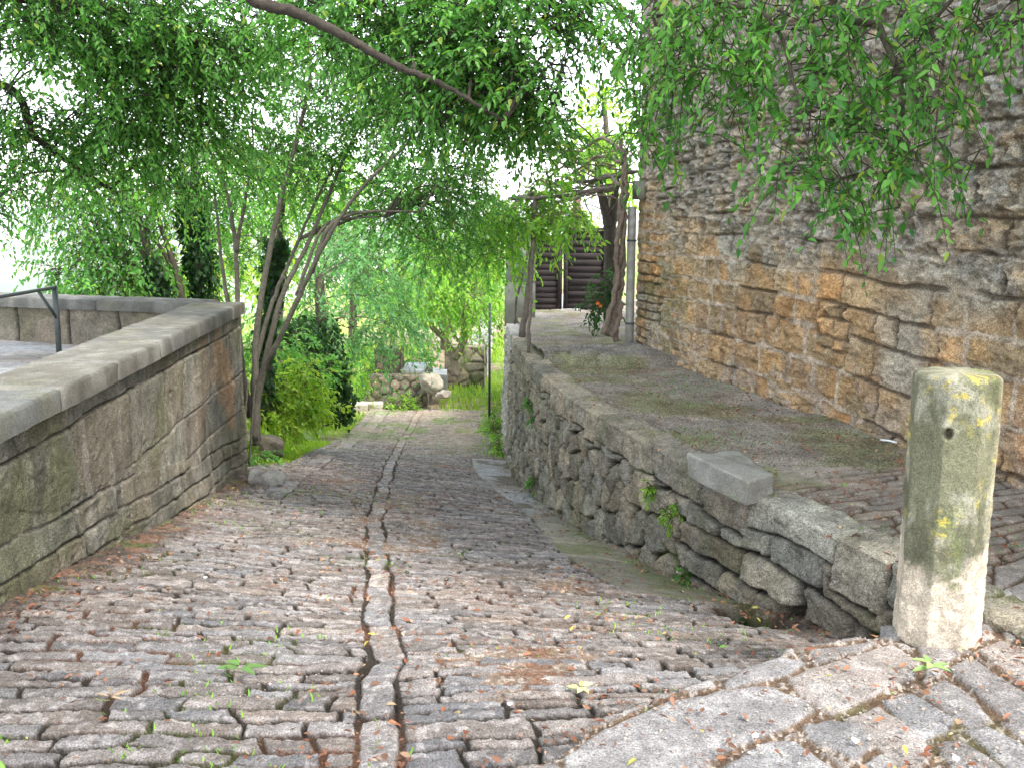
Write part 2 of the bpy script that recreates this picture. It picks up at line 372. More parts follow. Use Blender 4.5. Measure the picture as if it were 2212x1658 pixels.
def build_pavement():
    xs = np.arange(-.3, 4.6, .0075); ys = np.arange(1.35, 6.3, .0085)
    Xg, Yg = np.meshgrid(xs, ys, indexing='ij'); X = flat(Xg); Y = flat(Yg)
    best = np.full(X.shape, -1.0); bid = np.zeros(X.shape)
    for k, P in enumerate(FLW):
        mn = P.min(0)-.05; mx = P.max(0)+.05
        m = (X > mn[0]) & (X < mx[0]) & (Y > mn[1]) & (Y < mx[1])
        if not m.any(): continue
        d = poly_d(X[m], Y[m]+.006*fbm(X[m]*12, Y[m]*12, 80, 2), P); idx = np.where(m)[0]
        g = d > best[idx]; best[idx[g]] = d[g]; bid[idx[g]] = k
    idv, dv, _, _ = courses(X*.94-Y*.34+.03*fbm(X*3, Y*3, 82, 2), Y*.94+X*.34+.03*fbm(X*3, Y*3, 81, 2), (.12, .2), (.2, .42), 84, -6, 8, -2, 12, .06)
    # terrace cobbles in narrow rows, bare earth further on
    idc, dc, _, _ = courses(X-Y*.1+.02*fbm(X*3, Y*3, 83, 2), Y*1.0-X*.42+.03*fbm(X*2, Y*2, 85, 3), (.075, .13), (.25, .6), 86, -4, 6, -4, 9, .035)
    best = best+.010; own = best > -.004
    rowz = ~own & (Y > 3.75) & (X < 3.4)
    d = np.where(own, best, np.where(rowz, dc, dv)); idd = np.where(own, bid+5000, np.where(rowz, idc+9000, idv)).astype(np.int64)
    d = np.where(~own & ~rowz, np.minimum(d, np.clip(-best, 0, 1)-.008), d)
    d = d+.003*fbm(X*25, Y*25, 78, 3)
    prof = np.clip((d-.004)/.018, 0, 1)**.6
    r1 = rnd(idd, 3)
    H = np.where(own, .020, .020)
    h = H*prof*(.8+.3*r1)+prof*.006*fbm(X*7, Y*7, 87, 4)+(1-prof)*.004*fbm(X*50, Y*50, 88, 2)-.018
    earth = ss(5.45, 5.8, Y+.30*fbm(X*1.5, Y*1.5, 89, 3)+.22*(1.9-X))
    h = np.where(earth > 0, h*(1-earth)+earth*(.0+.010*fbm(X*12, Y*12, 90, 4)), h)
    z = zterr(Y)+h-.06*ss(6.0, 6.3, Y)
    col = tint(idd, 5, C(.255, .232, .225), .14, .05)
    col = mixc(col, C(.50, .48, .47)[None, :], .35*ss(.1, .7, fbm(X*16, Y*16, 91, 3)))
    col = mixc(col, col*C(.9, .84, .74), ss(3.6, 4.2, Y))
    gr = mixc(np.broadcast_to(C(.13, .085, .055), col.shape), C(.40, .34, .30), ss(.38, .55, fbm(X*60, Y*60, 92, 2)))
    gr = mixc(gr, MOSS, .4*ss(.6, .9, fbm(X*2.5, Y*2.5, 93, 2)))
    gr = mixc(gr, C(.11, .075, .05)[None, :], ss(3.6, 4.0, Y))
    col = mixc(gr, col, ss(.3, .85, prof))
    ec = mixc(np.broadcast_to(C(.31, .275, .235), col.shape), C(.22, .225, .11), ss(-.1, .6, fbm(X*2, Y*2, 94, 3)))
    ec = mixc(ec, C(.28, .16, .11), .7*ss(.2, .7, fbm(X*8, Y*8, 95, 3)))
    col = mixc(col, ec, earth)
    # clip: keep only what lies on the plateau side
    sx = np.interp(X, STEP[:, 0], STEP[:, 1]); edge = np.interp(Y, RX[:, 1], RX[:, 0])
    drop = ((X < STEP[-1, 0]) & (Y > sx+.015) & (Y < 3.95) & (X < 1.74)) | ((Y >= 3.72) & (X < edge+.24))
    drop = drop | ((X < XR(Y)+.22) & (Y > 3.50))
    drop = drop & ~(own & (best > 0) & (Y < 3.5))
    z = np.where(drop, z-.55, z)
    V = np.stack([X, Y, z], -1); f = grid_faces(len(xs), len(ys))
    dk = drop[f].all(1); f = f[~dk]
    col = np.where(drop[:, None], col*.4, col)
    o = link('pavement', np_mesh('pavement', V, f, col), M_STONE)
    tag(o, 'pale flagstone plateau around the foot of the stone bollard', None, None, 'structure')
build_pavement()

def build_terrace():
    ys = [5.6]
    while ys[-1] < 22: ys.append(ys[-1]+.0026*ys[-1])
    ys = np.array(ys); U = np.linspace(0, 1, 420); Yg, Ug = np.meshgrid(ys, U, indexing='ij'); Y = flat(Yg)
    x0 = XR(Y)+.22; X = x0+flat(Ug)*(5.2-x0)
    st = ss(0, .06, Y-11.0-.25*fbm(X*2, Y*0, 101, 2))*.10      # a low step of thin stones by the vine
    h = .016*fbm(X*9, Y*9, 102, 6, .7)+.02*fbm(X*1.2, Y*1.2, 103, 3)+st
    idd, d, _, _ = voronoi(X, Y, .34, .24, 104)
    stone = ss(.0, .5, fbm(X*1.1, Y*1.1, 105, 3)*.7+.8*ss(1.0, .2, np.abs(Y-11.6))-.35)
    prof = ss(0, .03, d-.01)*stone
    h = h+.035*prof
    dirt = mixc(np.broadcast_to(C(.31, .275, .235), (len(X), 3)), C(.22, .225, .11), .8*ss(-.1, .7, fbm(X*1.6, Y*1.6, 106, 3)))
    dirt = mixc(dirt, C(.25, .17, .12), .35*ss(.1, .7, fbm(X*3.5, Y*3.5, 107, 3)))
    col = mixc(dirt, tint(idd % 99991, 8, C(.27, .25, .235), .2), prof*.9)
    z = zterr(Y)+h-.05*ss(6.15, 5.9, Y)
    o = link('terrace_ground', np_mesh('terrace_ground', np.stack([X, Y, z], -1), grid_faces(len(ys), len(U), flip=True), col), M_EARTH)
    tag(o, 'raised terrace of trodden earth, moss and leaves in front of the house', None, None, 'structure')
build_terrace()

# ------------------------------------------------------------------ ground, valley and hills beyond
def hill(X, Y):
    zb = zbase(X, Y)
    left = XL(np.minimum(Y, 10))-X
    z = zb-.07
    bank = ss(9.9, 11, Y)*(.30*ss(.6, 1.6, Xcurb(Y)-X))*ss(16.6, 15, Y)
    z = z+bank
    z = z-.28*np.clip(left-5, 0, 400)-.02*np.clip(Y-45, 0, 400)
    z = np.where((Y > 19) & (X > -1.0), z+.035*np.clip(Y-19, 0, 30)*ss(-1.0, 2.5, X), z)
    inroad = (Y < 19.3) & (X > ROADL(Y)-.02) & (X < XR(Y)+.3)
    z = np.where(inroad, z-.10, z)
    inplat = (Y < 22) & (X > XR(Y)); z = np.where(inplat, np.minimum(z, -.35), z)
    inter = (Y < 11.5) & (X < XL(Y)-.1); z = np.where(inter & (X > -14), np.minimum(z, -.3), z)
    return z
def build_ground():
    xs = np.concatenate([np.linspace(-400, -30, 60), np.linspace(-29, -10, 50), np.linspace(-9.8, 8, 260), np.linspace(8.5, 60, 60)])
    ys = np.concatenate([np.linspace(-60, 0, 30), np.linspace(.3, 14, 110), np.linspace(14.07, 34, 240), np.linspace(34.5, 400, 120)])
    Xg, Yg = np.meshgrid(xs, ys, indexing='ij'); X = flat(Xg); Y = flat(Yg)
    z = np.maximum(hill(X, Y), -140)+.05*fbm(X*.8, Y*.8, 111, 4)
    g = ss(-.5, .3, fbm(X*.5, Y*.5, 112, 3)+.35*ss(3, 9, np.abs(X+1.4)))
    path = ss(1.7, .6, np.abs(X-(-1.6-.22*(Y-17))))*ss(34, 28, Y)
    g = g*(1-.9*path)
    soil = mixc(np.broadcast_to(C(.36, .29, .21), (len(X), 3)), C(.22, .15, .10), ss(0, .6, fbm(X*3, Y*3, 113, 3)))
    grass = mixc(np.broadcast_to(C(.12, .22, .035), (len(X), 3)), C(.30, .36, .08), ss(-.2, .7, fbm(X*1.3, Y*1.3, 114, 3)))
    col = mixc(soil, grass, g)
    o = link('ground', np_mesh('ground', np.stack([X, Y, z], -1), grid_faces(len(xs), len(ys)), col), M_EARTH)
    tag(o, 'grassy hilltop ground with a trodden earth path beyond the cobbles', None, None, 'structure')
    # valley floor out to the horizon
    R = np.geomspace(300, 14000, 150); T = np.linspace(math.radians(20), math.radians(200), 220)
    Rg, Tg = np.meshgrid(R, T, indexing='ij'); X = flat(Rg*np.cos(Tg)); Y = flat(Rg*np.sin(Tg)); r = flat(Rg)
    z = -150+8*fbm(X/300, Y/300, 121, 3)+ss(3500, 8000, r)*(95+70*fbm(X/1800, Y/1800, 122, 4))
    z = np.where(r < 420, -140+(r-300)*-.08, z)
    fld, _, _, _ = voronoi(X, Y, 260, 200, 123)
    col = tint(fld % 99991, 6, C(.34, .36, .24), .35, .15)
    col = mixc(col, C(.10, .15, .09)[None, :], ss(.0, .4, fbm(X/500, Y/500, 124, 4)))
    o = link('valley', np_mesh('valley', np.stack([X, Y, z], -1), grid_faces(len(R), len(T), flip=True), col), M_EARTH)
    tag(o, 'pale hazy valley plain and low hills far below', None, None, 'structure')
build_ground()

# ------------------------------------------------------------------ walls
def box_verts(x0, x1, y0, y1, z0, z1):
    V = np.array([(x, y, z) for x in (x0, x1) for y in (y0, y1) for z in (z0, z1)], float)
    Fq = np.array([(0, 1, 3, 2), (4, 6, 7, 5), (0, 4, 5, 1), (2, 3, 7, 6), (0, 2, 6, 4), (1, 5, 7, 3)])
    return V, Fq
class MB:                    # collects pieces into one mesh
    def __init__(s): s.V = []; s.F = []; s.Cc = []; s.n = 0
    def add(s, V, Fc, col=(.3, .3, .3)):
        V = np.asarray(V, float); s.V.append(V)
        for f in (Fc if isinstance(Fc, list) else [Fc]): s.F.append(np.asarray(f)+s.n)
        c = np.asarray(col, float); s.Cc.append(np.broadcast_to(c, (len(V), 3))); s.n += len(V)
    def box(s, a, b, w, h, up=(0, 0, 1), col=(.3, .3, .3)):      # bar from a to b
        a = Vector(a); b = Vector(b); d = (b-a).normalized(); u = Vector(up); sd = d.cross(u)
        if sd.length < 1e-4: sd = d.cross(Vector((0, 1, 0)))
        sd.normalize(); u = sd.cross(d)
        V = []
        for p in (a, b):
            for i, j in ((-1, -1), (1, -1), (1, 1), (-1, 1)): V.append(tuple(p+sd*w/2*i+u*h/2*j))
        s.add(V, np.array([(0, 1, 2, 3), (7, 6, 5, 4), (0, 4, 5, 1), (1, 5, 6, 2), (2, 6, 7, 3), (3, 7, 4, 0)]), col)
    def tube(s, pts, rad, n=8, col=(.3, .3, .3), rough=0.0, seed=0):
        pts = [Vector(p) for p in pts]; k = len(pts); V = []; rg = random.Random(seed)
        if not hasattr(rad, '__len__'): rad = [rad]*k
        ref = Vector((.31, .95, .1))
        for i, p in enumerate(pts):
            d = (pts[min(i+1, k-1)]-pts[max(i-1, 0)]).normalized()
            a = d.cross(ref); a = a.normalized() if a.length > 1e-3 else d.orthogonal().normalized(); b = d.cross(a)
            for j in range(n):
                t = 2*math.pi*j/n; r = rad[i]*(1+rough*(rg.random()*2-1))
                V.append(tuple(p+(a*math.cos(t)+b*math.sin(t))*r))
        f = [(i*n+j, i*n+(j+1) % n, (i+1)*n+(j+1) % n, (i+1)*n+j) for i in range(k-1) for j in range(n)]
        s.add(V, [np.array(f), np.array([list(range(n))[::-1]]), np.array([[(k-1)*n+j for j in range(n)]])], col)
    def build(s, name, mat, parent=None, smooth=False):
        V = np.concatenate(s.V); by = {}
        for f in s.F: by.setdefault(f.shape[1], []).append(f)
        return link(name, np_mesh(name, V, [np.concatenate(v) for v in by.values()], np.concatenate(s.Cc), smooth), mat, parent)
def smooth_path(P, n=12):    # Catmull-Rom through points (with radii as 4th value if present)
    P = [np.asarray(p, float) for p in P]; Q = [2*P[0]-P[1]]+P+[2*P[-1]-P[-2]]; out = []
    for i in range(1, len(Q)-2):
        for k in range(n):
            t = k/n; a, b, c, d = Q[i-1:i+3]
            out.append(.5*((2*b)+(c-a)*t+(2*a-5*b+4*c-d)*t*t+(3*b-a-3*c+d)*t**3))
    out.append(P[-1]); return np.array(out)

def build_retaining_wall():
    root = empty('retaining_wall', (1.5, 4.9, -.6), 'rough grey-brown rubble retaining wall with mossy capstones along the right of the lane', 'wall')
    P = smooth_path([(a, b) for a, b in RX], 40)
    seg = np.hypot(*np.diff(P, axis=0).T); S = np.concatenate([[0], np.cumsum(seg)]); tot = S[-1]
    s = [0.0]
    while s[-1] < tot: s.append(s[-1]+.0020*max(4.0, 4.0+s[-1]*.97))
    s = np.minimum(np.array(s), tot); v = np.concatenate([np.linspace(-2.4, -1.2, 130)[:-1], np.linspace(-1.2, .36, 250)])
    Sg, Vg = np.meshgrid(s, v, indexing='ij'); s_ = flat(Sg); v_ = flat(Vg)
    X = np.interp(s_, S, P[:, 0]); Y = np.interp(s_, S, P[:, 1])
    tx = np.interp(s_+.2, S, P[:, 0])-np.interp(s_-.2, S, P[:, 0]); ty = np.interp(s_+.2, S, P[:, 1])-np.interp(s_-.2, S, P[:, 1])
    L = np.hypot(tx, ty); tx, ty = tx/L, ty/L; nx, ny = -ty, tx        # points to the lane
    zt = zterr(Y)-.0
    w1 = .045*fbm(s_*2.2, v_*2.2, 131, 3); w2 = .04*fbm(s_*2.2+5, v_*2.2, 132, 3)
    iv, dv, av, bv = voronoi(s_+w1, v_+w2, .27, .235, 133, .9)
    ic, dc, ac, bc = courses(s_+w1, v_+w2*.8+.0*s_, (.15, .25), (.28, .75), 134, -1, 14, -2.4, -.10, .05)
    it, dt, at2, bt = courses(s_+.6*w1, v_*0+.01, (.5, .51), (.30, .85), 135, -1, 14, -.2, .3, .05)
    capd = np.minimum(dt, v_+.15+.02*fbm(s_*3, s_*0, 136, 2)+.12*rnd(it, 77)); cap = (v_ > -.15-.02*fbm(s_*3, s_*0, 136, 2)-.12*rnd(it, 77))
    lay = ss(2.5, 3.1, s_+.5*fbm(s_*1.5, v_*1.5, 137, 2)) < .5            # coursed blocks near the bollard, rubble beyond
    idd = np.where(lay, ic+70000, iv % 99991); d = np.where(lay, dc, dv); a = np.where(lay, ac, av); b = np.where(lay, bc, bv)
    idd = np.where(cap, it+150000, idd); d = np.where(cap, capd, d); a = np.where(cap, at2, a); b = np.where(cap, 0, b)
    gap = .003+.010*vnoise(s_*5, v_*5, 138)
    d = d+.006*fbm(s_*16, v_*16, 145, 3); prof = np.clip((d-gap)/.022, 0, 1)**.55; r1, r2, r3 = rnd(idd, 11), rnd(idd, 12), rnd(idd, 13)
    amp = np.where(cap, .04, .05)
    h = amp*prof*(.7+.5*r1)+prof*((r2-.5)*.20*a+(r3-.5)*.22*b)*np.where(cap, .35, 1)+.026*prof*fbm(s_*9, v_*9, 139, 6, .65)
    h = h-.06
    deep = (1-ss(-.004, .01, d-gap))
    h = h-.035*deep*np.where(cap, .35, 1)*vnoise(s_*3, v_*3, 140)*(v_ < .04)
    # drain mouth in the foot of the wall
    zroad = zbase(X, Y)-zt
    hole = np.minimum(.115-np.abs(s_-1.55), .15-np.abs(v_-zroad+.05)); h = np.where(hole > 0, h-.30*ss(0, .03, hole), h)
    hole2 = np.minimum(.03-np.abs(s_-1.0), .06-np.abs(v_-zroad-.05)); h = np.where(hole2 > 0, h-.15*ss(0, .02, hole2), h)
    top = np.clip(v_, 0, 1); face = np.minimum(v_, 0)
    k = ss(-.035, .035, v_)
    dx = nx*(1-k); dz = k
    X2 = X-nx*top+nx*(1-k)*h-nx*.02*np.sin(np.clip((v_+.03)/.06, 0, 1)*math.pi/2)*.8+nx*(-face*.05)
    Y2 = Y-ny*top+ny*(1-k)*h-ny*.016*np.sin(np.clip((v_+.03)/.06, 0, 1)*math.pi/2)+ny*(-face*.05)
    Z2 = zt+face+k*(h*.7+.045)
    Z2 = np.where(top > .27, Z2-(top-.27)*1.3, Z2)
    col = tint(idd, 14, C(.33, .295, .235), .32, .08)
    col = mixc(col, C(.25, .24, .22)[None, :], .5*ss(0, .7, fbm(s_*6, v_*6, 141, 4)))
    col = mixc(col, C(.13, .135, .07)[None, :], .4*ss(.1, .7, fbm(s_*2.5, v_*2.5, 142, 4)))
    jc = mixc(np.broadcast_to(C(.03, .025, .02), col.shape), C(.07, .10, .025), ss(.1, .5, fbm(s_*3, v_*3, 143, 2)))
    col = mixc(jc, col, ss(.1, .6, prof))
    col = mixc(col, mixc(np.broadcast_to(C(.30, .265, .22), col.shape), C(.19, .20, .09), ss(0, .5, fbm(s_*5, v_*5, 146, 3))), .8*ss(.08, .3, v_+.12*fbm(s_*4, v_*4, 147, 3)))
    whit = ss(10.8, 11.8, s_+.5*fbm(s_*3, v_*3, 144, 2)); col = mixc(col, C(.52, .49, .45)[None, :], whit*.8)  # grazing sunlight on the far stretch, put into the colour
    m = np_mesh('masonry', np.stack([X2, Y2, Z2], -1), grid_faces(len(s), len(v), flip=True), col)
    link('masonry', m, M_WALL, root)
    # body and far end of the wall behind the facing
    mb = MB(); e = P[-1]
    for (a, b) in zip(P[:-1:20], P[20::20]): pass
    mb.box((e[0]+.42, e[1]-.02, -1.72), (e[0]+.42, e[1]+5.6, -1.80), .86, 2.8, col=(.5, .47, .43))
    mb.build('end_pier', M_WHITE, root)
    # end near the bollard
    return root
RW = build_retaining_wall()

def build_left_wall():
    root = empty('parapet_wall', (-2.5, 6, -.6), 'weathered grey ashlar parapet wall with flat coping along the left of the lane', 'wall')
    a = np.array([XL(1.0), 1.0]); b = np.array([XL(9.85), 9.85]); Lg = np.hypot(*(b-a)); t = (b-a)/Lg; n = np.array([t[1], -t[0]])   # to the lane
    s = [1.4]
    while s[-1] < Lg: s.append(s[-1]+.0026*max(2.5, s[-1]+1))
    s = np.minimum(np.array(s), Lg); TOP = .60
    v = np.linspace(-2.35, 0, 300); Sg, Vg = np.meshgrid(s, v, indexing='ij'); s_ = flat(Sg); v_ = flat(Vg)
    w1 = .012*fbm(s_*2, v_*2, 151, 3)
    sl = v_-.0*s_
    i1, d1, a1, b1 = courses(s_+w1, sl+w1, (.26, .50), (.45, 1.05), 153, 0, 12, -2.6, .0, .03)
    i2, d2, a2, b2 = courses(s_+w1*2, v_+.11*s_+w1*2, (.10, .20), (.22, .6), 154, 0, 12, -3.6, 2.0, .03)
    zr = zbase(a[0]+t[0]*s_, a[1]+t[1]*s_)-TOP
    low = v_ < zr+.46+.12*fbm(s_*1.3, s_*0, 155, 2)
    idd = np.where(low, i2+50000, i1); d = np.where(low, d2, d1)
    lime = ss(-.3, .5, fbm(s_*1.2, v_*1.2, 156, 3)) # joints smeared shut in places
    gap = .001+.005*vnoise(s_*3, v_*3, 157)
    prof = np.clip((d-gap)/.014, 0, 1)**.6; r1 = rnd(idd, 15)
    d = d+.003*fbm(s_*30, v_*30, 148, 2); h = prof*(.009+.016*(1-lime)+.014*r1)+.010*prof*(vnoise(s_*3, v_*5, 166) > .62)*fbm(s_*12, v_*16, 167, 4)+.012*fbm(s_*5, v_*4, 158, 5, .6)+.016*fbm(s_*1.1, v_*1.1, 159, 2)
    h = h-.04
    X = a[0]+t[0]*s_+n[0]*h; Y = a[1]+t[1]*s_+n[1]*h; Z = TOP+v_
    col = tint(idd, 16, C(.185, .170, .135), .26, .06)
    st = fbm(s_*7, v_*.5, 160, 4); col = mixc(col, col*.50, .6*ss(0, .6, st)); col = mixc(col, C(.30, .275, .24)[None, :], .55*ss(.15, .8, fbm(s_*9+3, v_*.8, 161, 4)))
    col = mixc(col, C(.12, .125, .05)[None, :], .5*ss(.0, .6, fbm(s_*1.6, v_*1.6, 162, 4)))
    far = ss(6.3, 8.4, s_); col = mixc(col, C(.32, .275, .235)[None, :], far*.5*ss(-.3, .5, fbm(s_*4, v_*2, 163, 3)))
    org = ss(.35, .7, fbm(s_*1.5+4, v_*1.5, 164, 3))*far; col = mixc(col, C(.42, .24, .12)[None, :], org*.6)
    jc = mixc(np.broadcast_to(C(.05, .045, .035), col.shape), C(.30, .265, .22), ss(-.3, .3, fbm(s_*1.7, v_*2.4, 165, 3)))
    col = mixc(jc, col, ss(.1, .7, prof))
    mb = MB(); mb.add(np.stack([X, Y, Z], -1), grid_faces(len(s), len(v)), col)
    wd = .42
    def q(sv, off, z): p = a+t*sv-n*off; return (p[0], p[1], z)
    V = [q(1.4, wd, -2), q(Lg, wd, -2), q(Lg, wd, TOP), q(1.4, wd, TOP), q(Lg, .02, -2), q(Lg, .02, TOP)]
    mb.add(V, np.array([(0, 3, 2, 1), (1, 2, 5, 4)]), (.2, .185, .15))
    m = mb.build('masonry', M_WALL, root, smooth=True)
    # coping slabs
    def coping(p0, dirv, nrm, length, z0, z1, w0, w1_, name, root, seed, step=(.7, 1.15)):
        rg = random.Random(seed); mb = MB(); x = 0
        while x < length-.02:
            l = min(rg.uniform(*step), length-x)
            if length-x-l < .3: l = length-x
            nx_, ny_ = 26, 18; dz = rg.uniform(-.003, .003); do = rg.uniform(-.005, .005); g = .004
            us = np.linspace(x+g, x+l-g, nx_)
            # closed section ring, slightly rounded
            ring = [(w0, z0), (w0, z0+.03), (w0, z1-.018), (w0-.012, z1-.003), (w0-.03, z1)]
            ring += [(w0-.03-(w0-w1_-.06)*k/10, z1) for k in range(1, 10)]
            ring += [(w1_+.03, z1), (w1_+.012, z1-.003), (w1_, z1-.018), (w1_, z0)]
            R = np.array(ring); m_ = len(R)
            U, K = np.meshgrid(us, np.arange(m_), indexing='ij'); U = flat(U); K = flat(K)
            off = R[K, 0]+do; zz = R[K, 1]+dz
            nn = .004*fbm(U*9, off*9+zz*9, seed+5, 3); topm = (R[K, 1] > z1-.01)
            zz = zz+nn*topm; off = off+np.where((K < 4), nn*1.4, 0)
            e = ss(0, .02, np.minimum(U-x-g, x+l-g-U)); zz = np.where(topm, zz-.008*(1-e), zz); off = np.where(K < 4, off-.006*(1-e), off)
            Xp = p0[0]+dirv[0]*U+nrm[0]*off; Yp = p0[1]+dirv[1]*U+nrm[1]*off
            cc = tint(np.full(len(U), int(x*100)+seed), 18, C(.125, .118, .105), .16)
            cc = mixc(cc, C(.25, .24, .22)[None, :], .5*ss(.1, .7, fbm(U*7, off*7, seed+6, 4)))
            cc = mixc(cc, C(.13, .125, .09)[None, :], .6*ss(.1, .6, fbm(U*3, off*5+zz*4, seed+7, 4)))
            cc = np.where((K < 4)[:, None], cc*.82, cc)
            mb.add(np.stack([Xp, Yp, zz], -1), [grid_faces(nx_, m_), np.array([list(range(m_))]), np.array([[(nx_-1)*m_+j for j in range(m_)][::-1]])], cc)
            x += l
        return mb.build(name, M_SMOOTH, root, smooth=False)
    coping(a, t, n, Lg+.03, TOP, TOP+.12, .045, -.50, 'coping', root, 5)
    # the far parapet, turning left behind the little terrace
    r2 = empty('parapet_wall', (-5, 10.4, 0), 'low pale-capped parapet at the back of the small left terrace, behind the iron railing', 'wall')
    c0 = np.array(q(Lg-.02, .50, 0)[:2]); c1 = np.array([-8.6, 11.6]); L2 = np.hypot(*(c1-c0)); t2 = (c1-c0)/L2; n2 = np.array([t2[1], -t2[0]])
    if n2[1] > 0: n2 = -n2          # faces the camera
    s = np.linspace(0, L2, 260); v = np.linspace(-.75, 0, 60); Sg, Vg = np.meshgrid(s, v, indexing='ij'); s_ = flat(Sg); v_ = flat(Vg)
    i1, d1, _, _ = courses(s_+.01*fbm(s_*3, v_*3, 171, 2), v_, (.9, .91), (.55, .9), 172, -1, 9, -.8, .0, .02)
    prof = ss(0, .02, d1-.008)
    h = .03*prof+.012*fbm(s_*5, v_*5, 173, 4)-.03
    col = tint(i1, 19, C(.205, .175, .135), .2); col = mixc(col, C(.12, .115, .07)[None, :], .6*ss(0, .6, fbm(s_*3, v_*3, 174, 3))); col = mixc(np.broadcast_to(C(.05, .045, .035), col.shape), col, prof)
    mb = MB(); mb.add(np.stack([c0[0]+t2[0]*s_+n2[0]*h, c0[1]+t2[1]*s_+n2[1]*h, TOP+v_], -1), grid_faces(len(s), len(v), flip=True), col)
    B = [c0-n2*.40, c1-n2*.40]
    mb.add([(*B[0], -2), (*B[1], -2), (*B[1], TOP), (*B[0], TOP)], np.array([(0, 1, 2, 3)]), (.2, .185, .15))
    mb.build('masonry', M_WALL, r2, smooth=True)
    coping(c0+n2*.0, t2, n2, L2, TOP, TOP+.115, .05, -.46, 'coping', r2, 9, (1.0, 1.5))
    # terrace floor behind the wall
    xs = np.linspace(-12, XL(6)-.2, 160); ys = np.linspace(0, 11.6, 160); Xg, Yg = np.meshgrid(xs, ys, indexing='ij'); X = flat(Xg); Y = flat(Yg)
    i3, d3, _, _ = courses(X, Y, (.3, .45), (.4, .8), 176, -13, 0, 0, 12, .02)
    Z = .19+.012*ss(0, .02, d3-.01)+.005*fbm(X*4, Y*4, 177, 3)
    keep = (X < XL(Y)-.38) & (Y < c0[1]+(X-c0[0])*t2[1]/t2[0]+.1)
    col = tint(i3, 20, C(.33, .31, .30), .12)
    f = grid_faces(len(xs), len(ys)); f = f[keep[f].all(1)]
    o = link('terrace_floor', np_mesh('terrace_floor', np.stack([X, Y, Z], -1), f, col), M_STONE)
    tag(o, 'grey slab floor of the small terrace behind the left parapet', None, None, 'structure')
build_left_wall()

def build_railing():
    root = empty('iron_railing', at(125, 741, 10.0), 'dark green iron railing with a slanting brace, on the small left terrace', 'railing')
    top = at(118, 621, 9.3); base = at(126, 742, 9.3); base[2] = .2
    tl = at(0, 641, 8.5); tl2 = top+(tl-top)*2.4; bl = at(0, 739, 9.2); bl2 = base+(bl-base)*2.4; bl2[2] = base[2]+.02
    mb = MB(); mb.box(base, top+np.array([0, 0, .012]), .045, .03, up=(0, 1, 0)); mb.build('post', M_IRON, root)
    mb = MB(); mb.box(top, tl2, .045, .03); mb.build('top_rail', M_IRON, root)
    mb = MB(); mb.box(top+(tl-top)*.33, top*.56+base*.44, .022, .022); mb.build('brace', M_IRON, root)
    mb = MB(); mb.box(base+np.array([0, 0, .03]), bl2+np.array([0, 0, .03]), .04, .02); mb.build('bottom_rail', M_METAL, root)
    mb = MB(); mb.box(tl2, (tl2[0], tl2[1], .2), .045, .03, up=(0, 1, 0)); mb.build('post', M_IRON, root)
build_railing()

